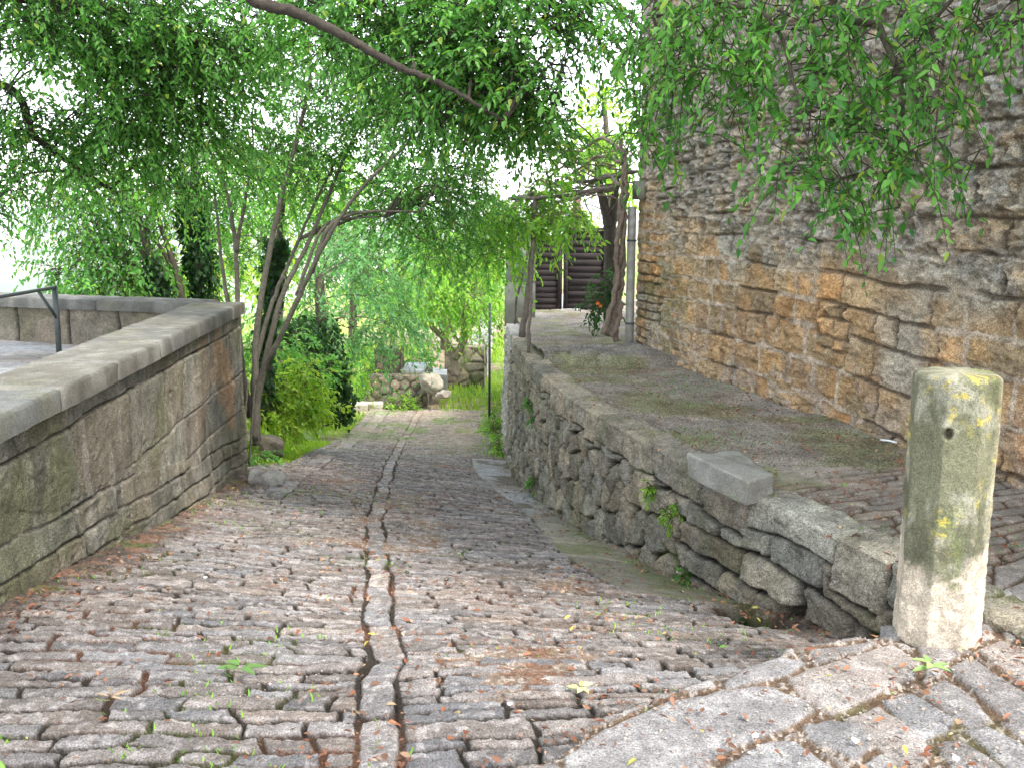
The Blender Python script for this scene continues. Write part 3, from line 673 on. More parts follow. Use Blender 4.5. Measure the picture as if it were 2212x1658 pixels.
# ------------------------------------------------------------------ the house on the right
HA = np.array([3.80, 2.3]); HB = np.array([1.67, 12.5]); HT = (HB-HA)/np.hypot(*(HB-HA)); HN = np.array([-HT[1], HT[0]])
if HN[0] > 0: HN = -HN
HL = float(np.hypot(*(HB-HA)))
def hp(s, off, z): p = HA+HT*s+HN*off; return np.array([p[0], p[1], z])
def build_house():
    root = empty('stone_house', (2.9, 6.7, 0), 'tall old house of rough orange-brown and grey limestone blocks on the right', 'house')
    s = [0.0]
    while s[-1] < HL: s.append(s[-1]+.0018*max(4.5, s[-1]+2.3))
    s = np.minimum(np.array(s), HL); v = np.concatenate([np.linspace(-.4, 3.2, 400)[:-1], np.linspace(3.2, 5.6, 200)])
    Sg, Vg = np.meshgrid(s, v, indexing='ij'); s_ = flat(Sg); v_ = flat(Vg)
    bow = .06*np.sin(s_*.5+1)+.05*fbm(s_*.5, v_*.3, 181, 2)
    w1 = .014*fbm(s_*2.5, v_*2.5, 182, 3)
    i1, d1, a1, b1 = courses(s_+w1, v_+bow+w1, (.20, .34), (.24, .66), 184, -1, 12, -.8, 6.5, .018)
    i2, d2, a2, b2 = courses(s_+w1, v_+bow*.6+w1*1.3, (.09, .17), (.12, .38), 185, -1, 12, -.8, 6.5, .018)
    small = (s_ > HL-1.5+.5*fbm(v_*1.2, s_*.6, 186, 2)) | (vnoise(s_*1.1, v_*1.6, 187) > .84) | (v_+.10*(s_-5)+.4*fbm(s_*.8, v_*.8, 206, 3) > 2.0)
    idd = np.where(small, i2+60000, i1); d = np.where(small, d2, d1); a = np.where(small, a2, a1); b = np.where(small, b2, b1)
    up = ss(1.15, 1.75, v_+.0*(s_-5)+.45*fbm(s_*.8, v_*.8, 188, 3)-.04*(s_-5))        # weathered, pitted upper part
    gap = .002+.009*vnoise(s_*4, v_*4, 189)
    d = d+.008*fbm(s_*14, v_*14, 203, 4); prof = np.clip((d-gap)/.018, 0, 1)**.6; r1, r2, r3 = rnd(idd, 21), rnd(idd, 22), rnd(idd, 23)
    smear = ss(-.30, .35, fbm(s_*1.3, v_*1.3, 190, 3)+.35*up)               # mortar pushed over the joints
    hs_ = .022*prof*(.55+.7*r1)+prof*((r2-.5)*.07*a+(r3-.5)*.12*b)+prof*(.030*fbm(s_*5+v_*3, v_*9-s_*2, 191, 6, .62)+.010*np.abs(fbm(s_*14+v_*9, v_*20-s_*6, 204, 3)))
    rid = 1-np.abs(fbm(s_*5, v_*8, 192, 4)); pits = fbm(s_*9, v_*14, 193, 4, .6)
    fk, fd, fa, fb = voronoi(s_+.03*fbm(s_*9, v_*9, 208, 2), v_+.02*fbm(s_*9+4, v_*9, 209, 2), .085, .042, 210, .95)
    fk = fk % 99991; fr = rnd(fk, 5); chip = (fr-.5)*.040+(rnd(fk, 6)-.5)*.45*fb+(rnd(fk, 7)-.35)*.20*fa
    gk, gd, ga, gb = voronoi(s_, v_+.03*fbm(s_*6, v_*6, 211, 2), .17, .09, 212, .95); gk = gk % 99991
    big = (rnd(gk, 5)-.5)*.014+(rnd(gk, 6)-.5)*.22*gb+(rnd(gk, 7)-.5)*.12*ga
    hs_ = hs_+chip*(.22*prof+.95*up)+big*prof*(1-up)
    h = hs_*(1-.25*up)+up*(.044*pits+.028*rid)+.006*fbm(s_*30, v_*30, 201, 2)
    mort = .012+.018*smear+.010*fbm(s_*10, v_*10, 194, 3)
    mm = (1-ss(.0, .012, d-.002-.016*smear-.010*fbm(s_*9, v_*9, 207, 3)))*ss(.1, .5, smear)
    mm = mm*(1-.7*up*(fbm(s_*5, v_*5, 213, 3) > -.2)); h = np.maximum(h, mort*mm+.008*fbm(s_*22, v_*22, 205, 3)*mm)
    dk = (1-ss(0, .016, d-gap))*(1-mm); h = h-.018*dk
    h = (h-.035)*(1-.55*ss(HL-.5, HL, s_))
    P0 = HA[0]+HT[0]*s_+HN[0]*h; P1 = HA[1]+HT[1]*s_+HN[1]*h
    base = C(.50, .35, .205); g1 = C(.46, .415, .345)
    col = tint(idd, 24, base, .30, .09)
    gg = ss(-.15, .5, fbm(s_*.7, v_*.7, 195, 3)+1.1*up-.42+.35*(rnd(idd, 25)-.5)); col = mixc(col, tint(idd, 26, g1, .25, .05), gg)
    rd = ss(.78, .95, rnd(idd, 27))*ss(2.0, .5, v_)*ss(6.0, 2.0, s_); col = mixc(col, C(.40, .15, .07)[None, :], rd*.7)
    bl = ss(.15, .6, fbm(s_*2.2, v_*2.8, 196, 4))*up; col = mixc(col, C(.35, .36, .36)[None, :], bl*.75)
    lo = ss(1.0, -.1, v_)*ss(-.1, .6, fbm(s_*3, v_*3, 202, 3)); col = mixc(col, C(.40, .33, .29)[None, :], lo*.6)
    fcol = mixc(mixc(np.broadcast_to(C(.28, .24, .195), col.shape), C(.50, .49, .47), ss(.3, .5, rnd(fk, 8))), C(.70, .61, .50), ss(.70, .8, rnd(fk, 8))); col = mixc(col, fcol, up*.8)
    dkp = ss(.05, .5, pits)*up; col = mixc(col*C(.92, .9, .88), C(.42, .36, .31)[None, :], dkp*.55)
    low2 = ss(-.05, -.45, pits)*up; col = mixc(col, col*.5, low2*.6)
    och = ss(.2, .6, fbm(s_*4, v_*4, 197, 3)); col = mixc(col, col*C(1.25, 1.0, .7), och*.5)
    cm = mixc(np.broadcast_to(C(.54, .44, .35), col.shape), C(.38, .30, .235), ss(0, .6, fbm(s_*8, v_*8, 198, 3)))
    col = mixc(col, cm, np.clip(mm*.95, 0, 1)*(.95-.35*up)); col = mixc(col, C(.10, .075, .055)[None, :], dk*.75)
    grn = ss(.35, .7, fbm(s_*1.8, v_*3, 199, 3))*ss(HL-3.4, HL-.5, s_); col = mixc(col, C(.16, .18, .08)[None, :], grn*.45)
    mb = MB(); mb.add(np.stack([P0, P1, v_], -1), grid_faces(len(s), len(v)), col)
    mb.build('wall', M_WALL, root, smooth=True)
    # body: gable towards the gate yard, upper storey, back
    mb = MB()
    def slab(s0, s1, o0, o1, z0, z1, c):
        V = [hp(x, o, z) for x in (s0, s1) for o in (o0, o1) for z in (z0, z1)]
        mb.add(V, np.array([(0, 1, 3, 2), (4, 6, 7, 5), (0, 4, 5, 1), (2, 3, 7, 6), (0, 2, 6, 4), (1, 5, 7, 3)]), c)
    slab(0, HL, -7, -.09, -.6, 5.6, (.26, .22, .17)); slab(0, HL+.02, -7.02, -.03, 5.601, 7.4, (.26, .22, .17))
    mb.build('upper_wall', M_WALL, root)
    mb = MB()
    e0, e1 = hp(-.35, .35, 7.42), hp(HL+.35, .35, 7.42); r0, r1_ = hp(-.35, -3.5, 9.3), hp(HL+.35, -3.5, 9.3); b0, b1 = hp(-.35, -7.3, 7.42), hp(HL+.35, -7.3, 7.42)
    up_ = np.array([0, 0, .12])
    V = [e0, e1, r1_, r0, b1, b0]; V = V+[q+up_ for q in V]
    mb.add(V, [np.array([(3, 2, 1, 0), (5, 4, 2, 3), (6, 7, 8, 9), (9, 8, 10, 11), (0, 1, 7, 6), (4, 5, 11, 10)]), np.array([(0, 3, 9), (0, 9, 6), (3, 5, 11), (3, 11, 9), (1, 7, 8), (1, 8, 2), (2, 8, 10), (2, 10, 4)])], (.36, .17, .09))
    mb.build('roof', M_WALL, root)
    # downpipe at the corner
    pb = at(1343, 748, 12.3); pt = at(1372, 372, 12.3)
    pb = hp(HL+.02, .10, zterr(12.4)-.05); 
    mb = MB(); mb.tube([hp(HL-.02, .09, z) for z in (-.3, .3, .9, 1.4, 1.74)], .058, 12, (.4, .4, .4)); dp = mb.build('downpipe', M_METAL, root, smooth=True)
    for z in (.2, 1.3):
        mb = MB(); mb.tube([hp(HL-.02, .09, z-.012), hp(HL-.02, .09, z+.012)], .068, 12); br = mb.build('bracket', M_IRON); br.parent = dp
    mb = MB(); mb.box(hp(HL-.28, .03, 1.95), hp(HL+.02, .03, 1.95), .10, .24); mb.build('junction_box', M_PLASTER, root)
    # iron hook and cable from the wall to the pergola
    mb = MB(); mb.tube([hp(HL-.05, .03, 2.8), hp(HL-.05, .03, 3.6), hp(HL-.08, .03, 5.5)], .012, 6); mb.build('cable', M_IRON, root, smooth=True)
build_house()

# ------------------------------------------------------------------ foliage
def unit(a): return a/(np.linalg.norm(a, axis=-1, keepdims=True)+1e-9)
def leaf_geo(P, A, N, L, W, col):
    """folded pointed leaves: P base, A axis, N normal; six vertices and two faces each"""
    A = unit(A); S = unit(np.cross(A, N)); N = np.cross(S, A); n = len(P); L = L[:, None]; W = W[:, None]
    dr = -N*L*.12
    V = np.stack([P, P+A*L*.32+S*W*.5+N*W*.16, P+A*L*.70+S*W*.34+N*W*.12+dr*.5, P+A*L+dr*1.2, P+A*L*.70-S*W*.34+N*W*.12+dr*.5, P+A*L*.32-S*W*.5+N*W*.16], 1).reshape(-1, 3)
    b = np.arange(n)[:, None]*6
    Fq = np.concatenate([b+np.array([[0, 1, 2, 3]]), b+np.array([[0, 3, 4, 5]])], 0)
    return V, Fq, np.repeat(col, 6, axis=0)
def palette(n, c0, c1, yel, rg, clump=None):
    t = rg.random(n)*.75+(0 if clump is None else clump*.5)
    c = c0[None]*(1-np.clip(t, 0, 1)[:, None])+c1[None]*np.clip(t, 0, 1)[:, None]
    y = rg.random(n) < yel; c[y] = c[y]*.4+C(.36, .42, .06)*.6
    return c*(.85+.3*rg.random((n, 1)))
PAL = dict(dark=(C(.042, .150, .025), C(.140, .345, .062), .03), mid=(C(.045, .170, .035), C(.170, .395, .070), .04),
           blue=(C(.060, .190, .070), C(.200, .410, .150), .01), yel=(C(.17, .34, .03), C(.40, .54, .05), .25), ivy=(C(.012, .045, .012), C(.045, .12, .025), 0),
           lime=(C(.11, .29, .03), C(.29, .50, .06), .10))
def sprays(blobs, seed, pal, leaf=.085, K=13, tw=(.35, .65), droop=.4, open_=.0):
    """leafy twigs filling ellipsoids (centre, radii, number)"""
    rg = np.random.default_rng(seed); c0, c1, yel = PAL[pal]; VV, FF, CC, TV, TF = [], [], [], [], []; n0 = t0 = 0
    for c, r, m in blobs:
        m = int(m); c = np.array(c); r = np.array(r) if hasattr(r, '__len__') else np.array([r, r, r*.8])
        d = unit(rg.normal(size=(m, 3))); rad = rg.random(m)**.45; p = d*rad[:, None]*r+c
        keep = fbm(p[:, 0]*1.1+p[:, 2]*.9+seed, p[:, 1]*.9-p[:, 2]*1.3, seed, 2) > -.35+open_
        p = p[keep]; d = d[keep]; m = len(p)
        if m == 0: continue
        dirs = unit(d*np.array([1, 1, .35])+rg.normal(size=(m, 3))*.45+np.array([0, 0, -.25])); Lt = rg.uniform(*tw, m)
        k = (np.arange(K)+.4)/K; sgn = np.where(np.arange(K) % 2 == 0, 1., -1.)
        pos = p[:, None, :]+dirs[:, None, :]*(Lt[:, None, None]*k[None, :, None])+np.array([0, 0, -1.])*(droop*Lt[:, None, None]*(k**2)[None, :, None])
        td = unit(dirs[:, None, :]+np.array([0, 0, -1.])*(2*droop*k)[None, :, None])
        side = unit(np.cross(td, np.array([0, 0, 1.])+.3*rg.normal(size=(m, 1, 3))))
        ax = unit(td*.75+side*sgn[None, :, None]*.75+np.array([0, 0, -.25])+.38*rg.normal(size=(m, K, 3)))
        nr = unit(np.array([0, 0, 1.])+.55*rg.normal(size=(m, K, 3)))
        n = m*K; L = leaf*rg.uniform(.6, 1.15, n)*np.repeat(rg.uniform(.7, 1.25, m), K); W = L*rg.uniform(.38, .52, n)
        cl = np.repeat(rg.random(m)*1.3-.5, K)
        V, Fq, cc = leaf_geo(pos.reshape(-1, 3), ax.reshape(-1, 3), nr.reshape(-1, 3), L, W, palette(n, c0, c1, yel, rg, cl))
        VV.append(V); FF.append(Fq+n0); CC.append(cc); n0 += len(V)
        kk = np.array([-.5, 0, .5, 1.0]); q = p[:, None, :]+dirs[:, None, :]*(Lt[:, None, None]*kk[None, :, None])+np.array([0, 0, -1.])*(droop*Lt[:, None, None]*(np.clip(kk, 0, 1)**2)[None, :, None])
        s1 = unit(np.cross(dirs, np.array([0, 0, 1.]))); s2 = np.cross(s1, dirs); rr = np.array([.0036, .003, .0022, .0012])*(1+leaf*4)
        ring = np.stack([s1, -.5*s1+.87*s2, -.5*s1-.87*s2], 1)
        tv = q[:, :, None, :]+ring[:, None, :, :]*rr[None, :, None, None]; TV.append(tv.reshape(-1, 3))
        b = (np.arange(m)*12)[:, None, None]; i = np.arange(3)[None, :, None]*3; j = np.arange(3)[None, None, :]; j2 = (j+1) % 3
        TF.append(np.stack([b+i+j, b+i+j2, b+i+3+j2, b+i+3+j], -1).reshape(-1, 4)+t0); t0 += m*12
    return np.concatenate(VV), np.concatenate(FF), np.concatenate(CC), np.concatenate(TV), np.concatenate(TF)
BARK = C(.115, .095, .075)
def add_branch(mb, pts, r0, r1, n=8, col=BARK, seed=0, steps=8, wob=.0):
    P = smooth_path(pts, steps); k = len(P); rg = np.random.default_rng(seed+5)
    P[1:-1] += rg.normal(size=(k-2, 3))*wob
    mb.tube(P, list(np.linspace(r0, r1, k)), n, col, rough=.10, seed=seed)
    return P
def bl(px, py, Y, r, m): return (at(px, py, Y), r, m)
def tree(name, label, cat, loc, stems, blobs, pal, seed, leaf=.085, group=None, bark=BARK, droop=.38, limbs=True, K=13, tw=(.35, .65), open_=0., ivy=None, lean=None):
    """stems: list of (points, r0, r1); every foliage mass is joined to the nearest stem by a limb"""
    root = empty(name, loc, label, cat, group)
    mb = MB(); paths = []
    for i, (pts, r0, r1) in enumerate(stems): paths.append(add_branch(mb, pts, r0, r1, 10, bark, seed+i, 8, .003))
    mb.build('trunk', M_BARK, root, smooth=True)
    allp = np.concatenate(paths)
    lv, lf, lc, tv, tf = sprays(blobs, seed, pal, leaf, K, tw, droop, open_)
    mb = MB(); mb.add(tv, tf, bark*.8)
    if limbs:
        rg = np.random.default_rng(seed)
        for k, (c, r, m) in enumerate(blobs):
            c = np.array(c); dd = np.linalg.norm((allp-c)*np.array([1, 1, .7]), axis=1)+np.where(allp[:, 2] > c[2]+.2, 1.2, 0); p = allp[dd.argmin()]
            rr = r if not hasattr(r, '__len__') else min(r)
            mid = (p+c)/2+np.array([0, 0, .12*np.linalg.norm(c-p)])+rg.normal(size=3)*.05
            add_branch(mb, [p, mid, c], min(.026, .010+.004*np.linalg.norm(c-p)), .006, 5, bark, seed+k, 4)
            for q in range(3):
                e = c+unit(rg.normal(size=3))*rr*.7; add_branch(mb, [mid*.3+c*.7, (c+e)/2+rg.normal(size=3)*.04, e], .009, .004, 4, bark, seed+k+q, 3)
    mb.build('branches', M_BARK, root, smooth=True)
    link('crown', np_mesh('crown', lv, lf, lc, smooth=False), M_LEAF, root)
    if ivy:
        iv = []
        rg = np.random.default_rng(seed+77)
        for (pts, rad, n) in ivy:
            P = smooth_path(pts, 10); i = rg.integers(0, len(P), n); a = rg.random(n)*2*math.pi
            out = np.stack([np.cos(a), np.sin(a), .15*rg.normal(size=n)], -1)
            rr = rad*(.55+.6*rg.random(n)**.8)*(1+.35*fbm(P[i, 2]*2, a*.8, seed, 2))
            pos = P[i]+out*rr[:, None]+rg.normal(size=(n, 3))*.03
            L = rg.uniform(.05, .09, n)
            iv.append(leaf_geo(pos, unit(out*.5+np.array([0, 0, -.8])+.35*rg.normal(size=(n, 3))), unit(out+.4*rg.normal(size=(n, 3))), L, L*.85, palette(n, *PAL['ivy'], rg)))
        o = 0; Vs, Fs, Cs = [], [], []
        for V, Fq, c in iv: Vs.append(V); Fs.append(Fq+o); Cs.append(c); o += len(V)
        link('ivy', np_mesh('ivy', np.concatenate(Vs), np.concatenate(Fs), np.concatenate(Cs), smooth=False), M_LEAF, root)
    return root

# -- many-stemmed tree at the end of the left parapet
def pts(Y0, *a): return [at(x, y, Y0+dy) for x, y, dy in a]
B1 = at(550, 960, 10.6)
st1 = [
 (pts(10.6, (552, 960, 0), (552, 860, 0), (556, 700, .1), (600, 460, .2), (642, 300, .3), (672, 165, .4)), .045, .020),
 (pts(10.7, (556, 950, 0), (560, 850, 0), (606, 650, .1), (668, 520, .3), (735, 360, .5), (790, 250, .7)), .040, .015),
 (pts(10.5, (550, 950, 0), (562, 820, 0), (600, 740, -.1), (655, 622, -.2), (700, 530, -.3), (770, 420, -.3), (880, 310, -.2)), .040, .015),
 (pts(10.8, (548, 930, 0), (550, 800, 0), (590, 650, .2), (628, 560, .3), (680, 440, .4), (725, 350, .6)), .034, .012),
 (pts(10.9, (540, 900, 0), (520, 760, 0), (512, 600, 0), (512, 540, 0), (530, 430, .1), (548, 330, .2)), .036, .014),
 (pts(10.9, (512, 545, 0), (497, 450, 0), (478, 365, 0)), .03, .012),
 (pts(11.0, (535, 880, 0), (500, 700, 0), (478, 560, 0), (462, 400, 0)), .035, .012),
 (pts(10.5, (672, 590, -.2), (712, 490, -.2), (780, 460, -.1), (905, 458, 0)), .03, .010),
 (pts(10.6, (640, 640, 0), (690, 505, .1), (735, 475, .2), (830, 468, .3)), .022, .008),
 (pts(10.3, (528, 985, 0), (530, 900, 0), (535, 820, 0)), .018, .012), (pts(10.3, (538, 1000, 0), (545, 900, 0), (552, 830, 0)), .014, .01),
]
bl1 = [bl(*q) for q in [(560, 330, 10.6, .8, 95), (660, 230, 10.8, .9, 120), (760, 150, 11, .9, 110), (740, 300, 11.2, .8, 75), (850, 260, 10.6, .9, 125), (900, 380, 11, .8, 100), (960, 300, 10.8, .8, 100), (640, 110, 10.6, .8, 90), (500, 300, 11, .8, 85), (540, 190, 10.8, .8, 110), (1000, 220, 10.4, .8, 110), (850, 130, 10.5, .8, 100), (900, 470, 11.5, .7, 75), (800, 430, 11.8, .6, 38), (660, 420, 11.4, .5, 26), (960, 430, 11.3, .6, 70), (1020, 380, 11, .45, 36)]]
tree('multi_stemmed_tree', 'slender tree fanning out in bare grey stems beside the far end of the left parapet', 'tree', B1, st1, [(c+np.array([0, .5, .15]), r, m*1.45) for c, r, m in bl1+[bl(1060, 450, 12.3, .45, 34), bl(1000, 520, 12.6, .55, 45), bl(930, 560, 12.6, .5, 34), bl(1050, 560, 13, .35, 26)]], 'mid', 201, bark=C(.11, .10, .08), leaf=.070, tw=(.3, .55), K=14)
# -- big tree whose limb crosses the top of the view; its trunk stands on the left terrace
TA = np.array([-6.6, 5.6, .2])
stA = [([TA, TA+(.1, .1, 2.2), TA+(.6, .2, 4.0), TA+(1.4, .4, 6)], .24, .10),
       ([TA+(.3, .15, 3.0), TA+(2.2, .9, 3.8), at(430, -60, 6.5), at(560, 6, 6.5), at(640, 28, 6.5), at(740, 76, 6.5), at(800, 112, 6.5), at(870, 148, 6.5), at(940, 176, 6.5), at(1010, 215, 6.5), at(1090, 262, 6.5)], .055, .010),
       ([TA+(.2, .15, 2.3), TA+(1.5, 1.2, 3.0), at(180, 10, 8.2), at(300, 62, 8.4), at(400, 84, 8.5), at(490, 96, 8.6), at(560, 120, 8.6)], .075, .02),
       ([TA+(.2, .15, 2.0), at(-60, 170, 8.4), at(80, 300, 8.8), at(200, 385, 9.4), at(260, 420, 9.8)], .05, .012),
       ([at(740, 76, 7.5), at(810, 50, 7.6), at(900, 55, 7.5), at(1010, 40, 7.3), at(1180, 60, 7.0)], .022, .008),
       ([TA+(.8, .3, 4.6), (-3, 4, 5.6), (0, 3.5, 5.9), (2, 3, 5.8)], .12, .03), ([TA+(.6, .2, 4.1), (-4, 2, 5.2), (-1, 1, 5.4), (1.5, 0, 5.3)], .10, .03), ([TA+(.8, .3, 4.6), (-4, 7, 5.6), (-1, 7, 6.1), (1, 6.5, 6.0)], .10, .03)]
blA = [bl(*q) for q in [(40, 40, 8, .75, 120), (160, 60, 8.2, .75, 130), (300, 30, 8.3, .75, 130), (420, 110, 8.4, .7, 120), (520, 60, 8.5, .65, 85), (90, 190, 8.4, .75, 120), (240, 180, 8.6, .8, 130), (370, 230, 8.8, .8, 130), (480, 200, 9, .7, 100), (30, 330, 8.8, .55, 80), (140, 330, 9, .5, 60), (290, 330, 9.2, .7, 100), (420, 350, 9.4, .7, 100),
      (640, 40, 7.7, .35, 26), (720, 130, 7.6, .45, 42), (790, 30, 7.6, .5, 70), (880, 70, 7.6, .55, 90), (980, 60, 7.4, .6, 100), (1080, 70, 7.2, .6, 100), (1180, 60, 7, .5, 75), (930, 230, 7.2, .5, 75), (1030, 250, 7.1, .45, 60), (1120, 190, 7, .55, 95), (1200, 180, 6.9, .45, 60), (1050, 150, 7.2, .5, 80), (1225, 230, 6.7, .3, 30), (1240, 110, 6.9, .35, 28), (90, 160, 8.4, .5, 60), (30, 240, 8.6, .45, 50), (200, 260, 8.8, .5, 50), (350, 150, 8.6, .5, 40), (1120, 320, 8.5, .4, 34), (1190, 310, 8.5, .35, 28), (1050, 340, 9.5, .35, 20), (-60, 450, 9, .5, 50), (40, 430, 9.4, .35, 24)]]
tree('overhanging_tree', 'large dark-leaved tree whose long limb crosses the top left of the view above the lane', 'tree', TA, stA, [(c+np.array([0, 0, .16]), r, m*1.45) for c, r, m in blA], 'dark', 202, bark=C(.055, .045, .038), leaf=.066, K=14, tw=(.28, .5))
# unseen canopy overhead, added to shade the foreground: bigger leaf sprays
def overhead():
    rg = np.random.default_rng(5); out = []
    for X in np.arange(-4.5, 7.0, 1.2):
        for Y in np.arange(-3.5, 9.5, 1.2):
            if X > 3.2 and Y > 1.9: continue
            if (X-4.4)**2+(Y-1.1)**2 < .9: continue  # gap left along the sun's path so light reaches the bollard
            if rg.random() < .5: continue
            out.append((np.array([X+rg.uniform(-.4, .4), Y+rg.uniform(-.4, .4), 5.2+rg.uniform(-.4, .9)+.12*max(Y, 0)]), (1.0, 1.0, .6), 40))
    return out
lv, lf, lc, tv, tf = sprays(overhead(), 303, 'dark', .15, 12, (.6, 1.0), .3)
ovt = [o for o in SC.objects if o.name == 'overhanging_tree'][0]
link('crown', np_mesh('crown', lv, lf, lc, smooth=False), M_LEAF, ovt)
# -- second overhanging tree: hanging sprays in front of the house wall
TB = np.array([3.3, -3.2, 0])
hang = [(1460, 90, 5.6, .3, .4), (1540, 160, 5.5, .25, .35), (1400, 180, 5.9, .2, .4), (1610, 60, 5.4, .3, .3), (1425, 60, 5.4, .22, .35), (1480, 130, 5.3, .20, .45), (1420, 230, 5.5, .16, .35), (1540, 40, 5.2, .25, .28), (1600, 110, 5.1, .20, .4), (1680, 60, 5.0, .25, .3), (1740, 140, 4.9, .20, .5), (1790, 60, 4.9, .25, .3), (1830, 200, 4.8, .16, .35), (1880, 90, 4.8, .22, .45), (1950, 60, 4.7, .22, .3), (1945, 200, 4.7, .20, .4), (2030, 110, 4.6, .18, .35), (2110, 40, 4.6, .2, .25), (2190, 70, 4.5, .18, .3),
        (1745, 330, 4.9, .16, .3), (1710, 390, 4.9, .12, .12), (1790, 430, 4.8, .12, .15), (1840, 300, 4.8, .14, .25), (1960, 330, 4.6, .16, .2), (2030, 330, 4.6, .12, .15), (1930, 390, 4.7, .10, .14), (1530, 230, 5.2, .14, .3), (1390, 330, 5.6, .12, .15), (1850, 400, 4.8, .08, .1), (1760, 230, 4.9, .14, .3), (2010, 230, 4.6, .14, .25), (1620, 200, 5.1, .12, .2), (1480, 20, 5.3, .2, .3), (1370, 130, 5.6, .16, .3), (2160, 20, 4.5, .2, .2)]
blB = [(at(x, y-25, Y), (rx, rx, rz*.9), 8+110*rx*rz) for x, y, Y, rx, rz in hang]
low = [(at(x, y, Y), r, n) for x, y, Y, r, n in [(1830, 470, 4.8, .07, 4), (2100, 345, 4.5, .06, 3), (1900, 455, 4.8, .05, 2)]]
stB = [([TB, TB+(0, .1, 2.4), TB+(-.2, .6, 4.2), TB+(-.5, 1.5, 5.6)], .22, .10),
       ([TB+(-.2, .6, 4.2), (2.9, .2, 4.6), (2.4, 2.6, 4.3), at(1830, -60, 4.9), at(1900, 60, 4.8), at(1950, 200, 4.7), at(1935, 300, 4.7), at(1915, 400, 4.7)], .035, .004),
       ([(2.4, 2.6, 4.3), (2.0, 3.6, 3.9), at(1560, -60, 5.2), at(1640, 20, 5.1), at(1690, 90, 5.0), at(1735, 260, 4.9), at(1750, 350, 4.9)], .02, .004),
       ([(2.0, 3.6, 3.9), (1.4, 4.4, 3.8), at(1430, -40, 5.4), at(1440, 120, 5.4), at(1415, 260, 5.5)], .018, .004),
       ([(2.9, .2, 4.6), (3.1, 2.4, 4.0), at(2100, -50, 4.6), at(2040, 120, 4.6), at(2020, 300, 4.6)], .018, .004),
       ([TB+(-.3, .8, 4.6), (1.5, 0, 5.2), (0, 1.5, 5.2), (-1, 3, 5.2)], .08, .02)]
tree('overhanging_tree', 'tree with pendulous leafy twigs hanging in front of the house wall at the upper right', 'tree', TB, stB, blB+low, 'mid', 205, leaf=.062, droop=.8, K=11, tw=(.16, .30), limbs=False, open_=-1)

# -- trees behind the parapet on the valley side
def stem2(x, y0, y1, Y, dx=0, r=.12): return (pts(Y, (x, y0, 0), (x+dx*.3, y0*.6+y1*.4, 0), (x+dx, y1, .1)), r, r*.5)
tree('ivy_clad_tree', 'upright trunk wrapped in dark ivy just behind the corner of the left parapet', 'tree', at(432, 700, 13.5), [stem2(432, 760, 330, 13.5, -12, .10)],
     [bl(*q) for q in [(440, 330, 13.5, .9, 120), (520, 420, 13.8, .7, 70), (380, 420, 13.6, .8, 100), (470, 520, 14.5, .7, 70)]], 'mid', 211, leaf=.09, ivy=[(pts(13.5, (436, 760, 0), (432, 600, 0), (418, 480, 0), (406, 390, 0)), .17, 3000)])
tree('leaning_tree', 'tree with an ivy-covered trunk leaning left behind the back parapet, second from the railing', 'tree', at(350, 700, 13), [(pts(13, (356, 760, 0), (345, 620, 0), (322, 545, 0), (280, 440, 0), (180, 380, 0)), .08, .03), (pts(13, (330, 570, 0), (270, 510, 0), (170, 470, 0)), .03, .01)],
     [bl(*q) for q in [(150, 430, 13, .6, 80), (230, 400, 13, .7, 105), (180, 540, 13, .55, 85), (250, 590, 13, .6, 110), (290, 500, 13.2, .6, 90), (130, 380, 12.6, .6, 50), (120, 590, 13, .25, 14), (200, 620, 12.8, .4, 45)]], 'mid', 212, leaf=.09, droop=.9, ivy=[(pts(13, (356, 760, 0), (348, 640, 0), (328, 560, 0)), .12, 1100)])
tree('slender_tree', 'thin forked bare trunk between the two ivy-clad trunks behind the parapet', 'tree', at(398, 700, 13.2), [(pts(13.2, (400, 760, 0), (395, 660, 0), (375, 570, 0), (352, 500, 0), (320, 400, 0)), .065, .02), (pts(13.2, (385, 600, 0), (350, 540, 0), (300, 480, 0), (240, 470, 0)), .035, .01)],
     [bl(*q) for q in [(330, 400, 13.4, .7, 70), (300, 590, 13.8, .5, 40), (360, 500, 13.8, .6, 38), (330, 640, 13.6, .4, 40), (410, 610, 14.5, .4, 22)]], 'lime', 213, leaf=.09)
tree('hillside_tree', 'bright yellow-green young tree on the slope behind the back parapet', 'tree', at(470, 760, 16), [stem2(470, 800, 560, 16, 0, .07)], [bl(*q) for q in [(380, 650, 16, .7, 80), (470, 620, 16, .7, 80), (500, 560, 16.5, .8, 80), (300, 660, 16, .5, 45), (440, 560, 17, .8, 70)]], 'yel', 214, leaf=.11)
tree('ivy_clad_tree', 'dark ivy-smothered trunk directly behind the many-stemmed tree', 'tree', at(575, 800, 12.2), [stem2(572, 900, 420, 12.2, 40, .07)], [bl(*q) for q in [(600, 400, 12.4, .6, 40), (560, 520, 12.6, .5, 30)]], 'mid', 215, ivy=[(pts(12.2, (566, 900, 0), (574, 740, 0), (590, 620, 0), (600, 520, 0)), .11, 1900)])
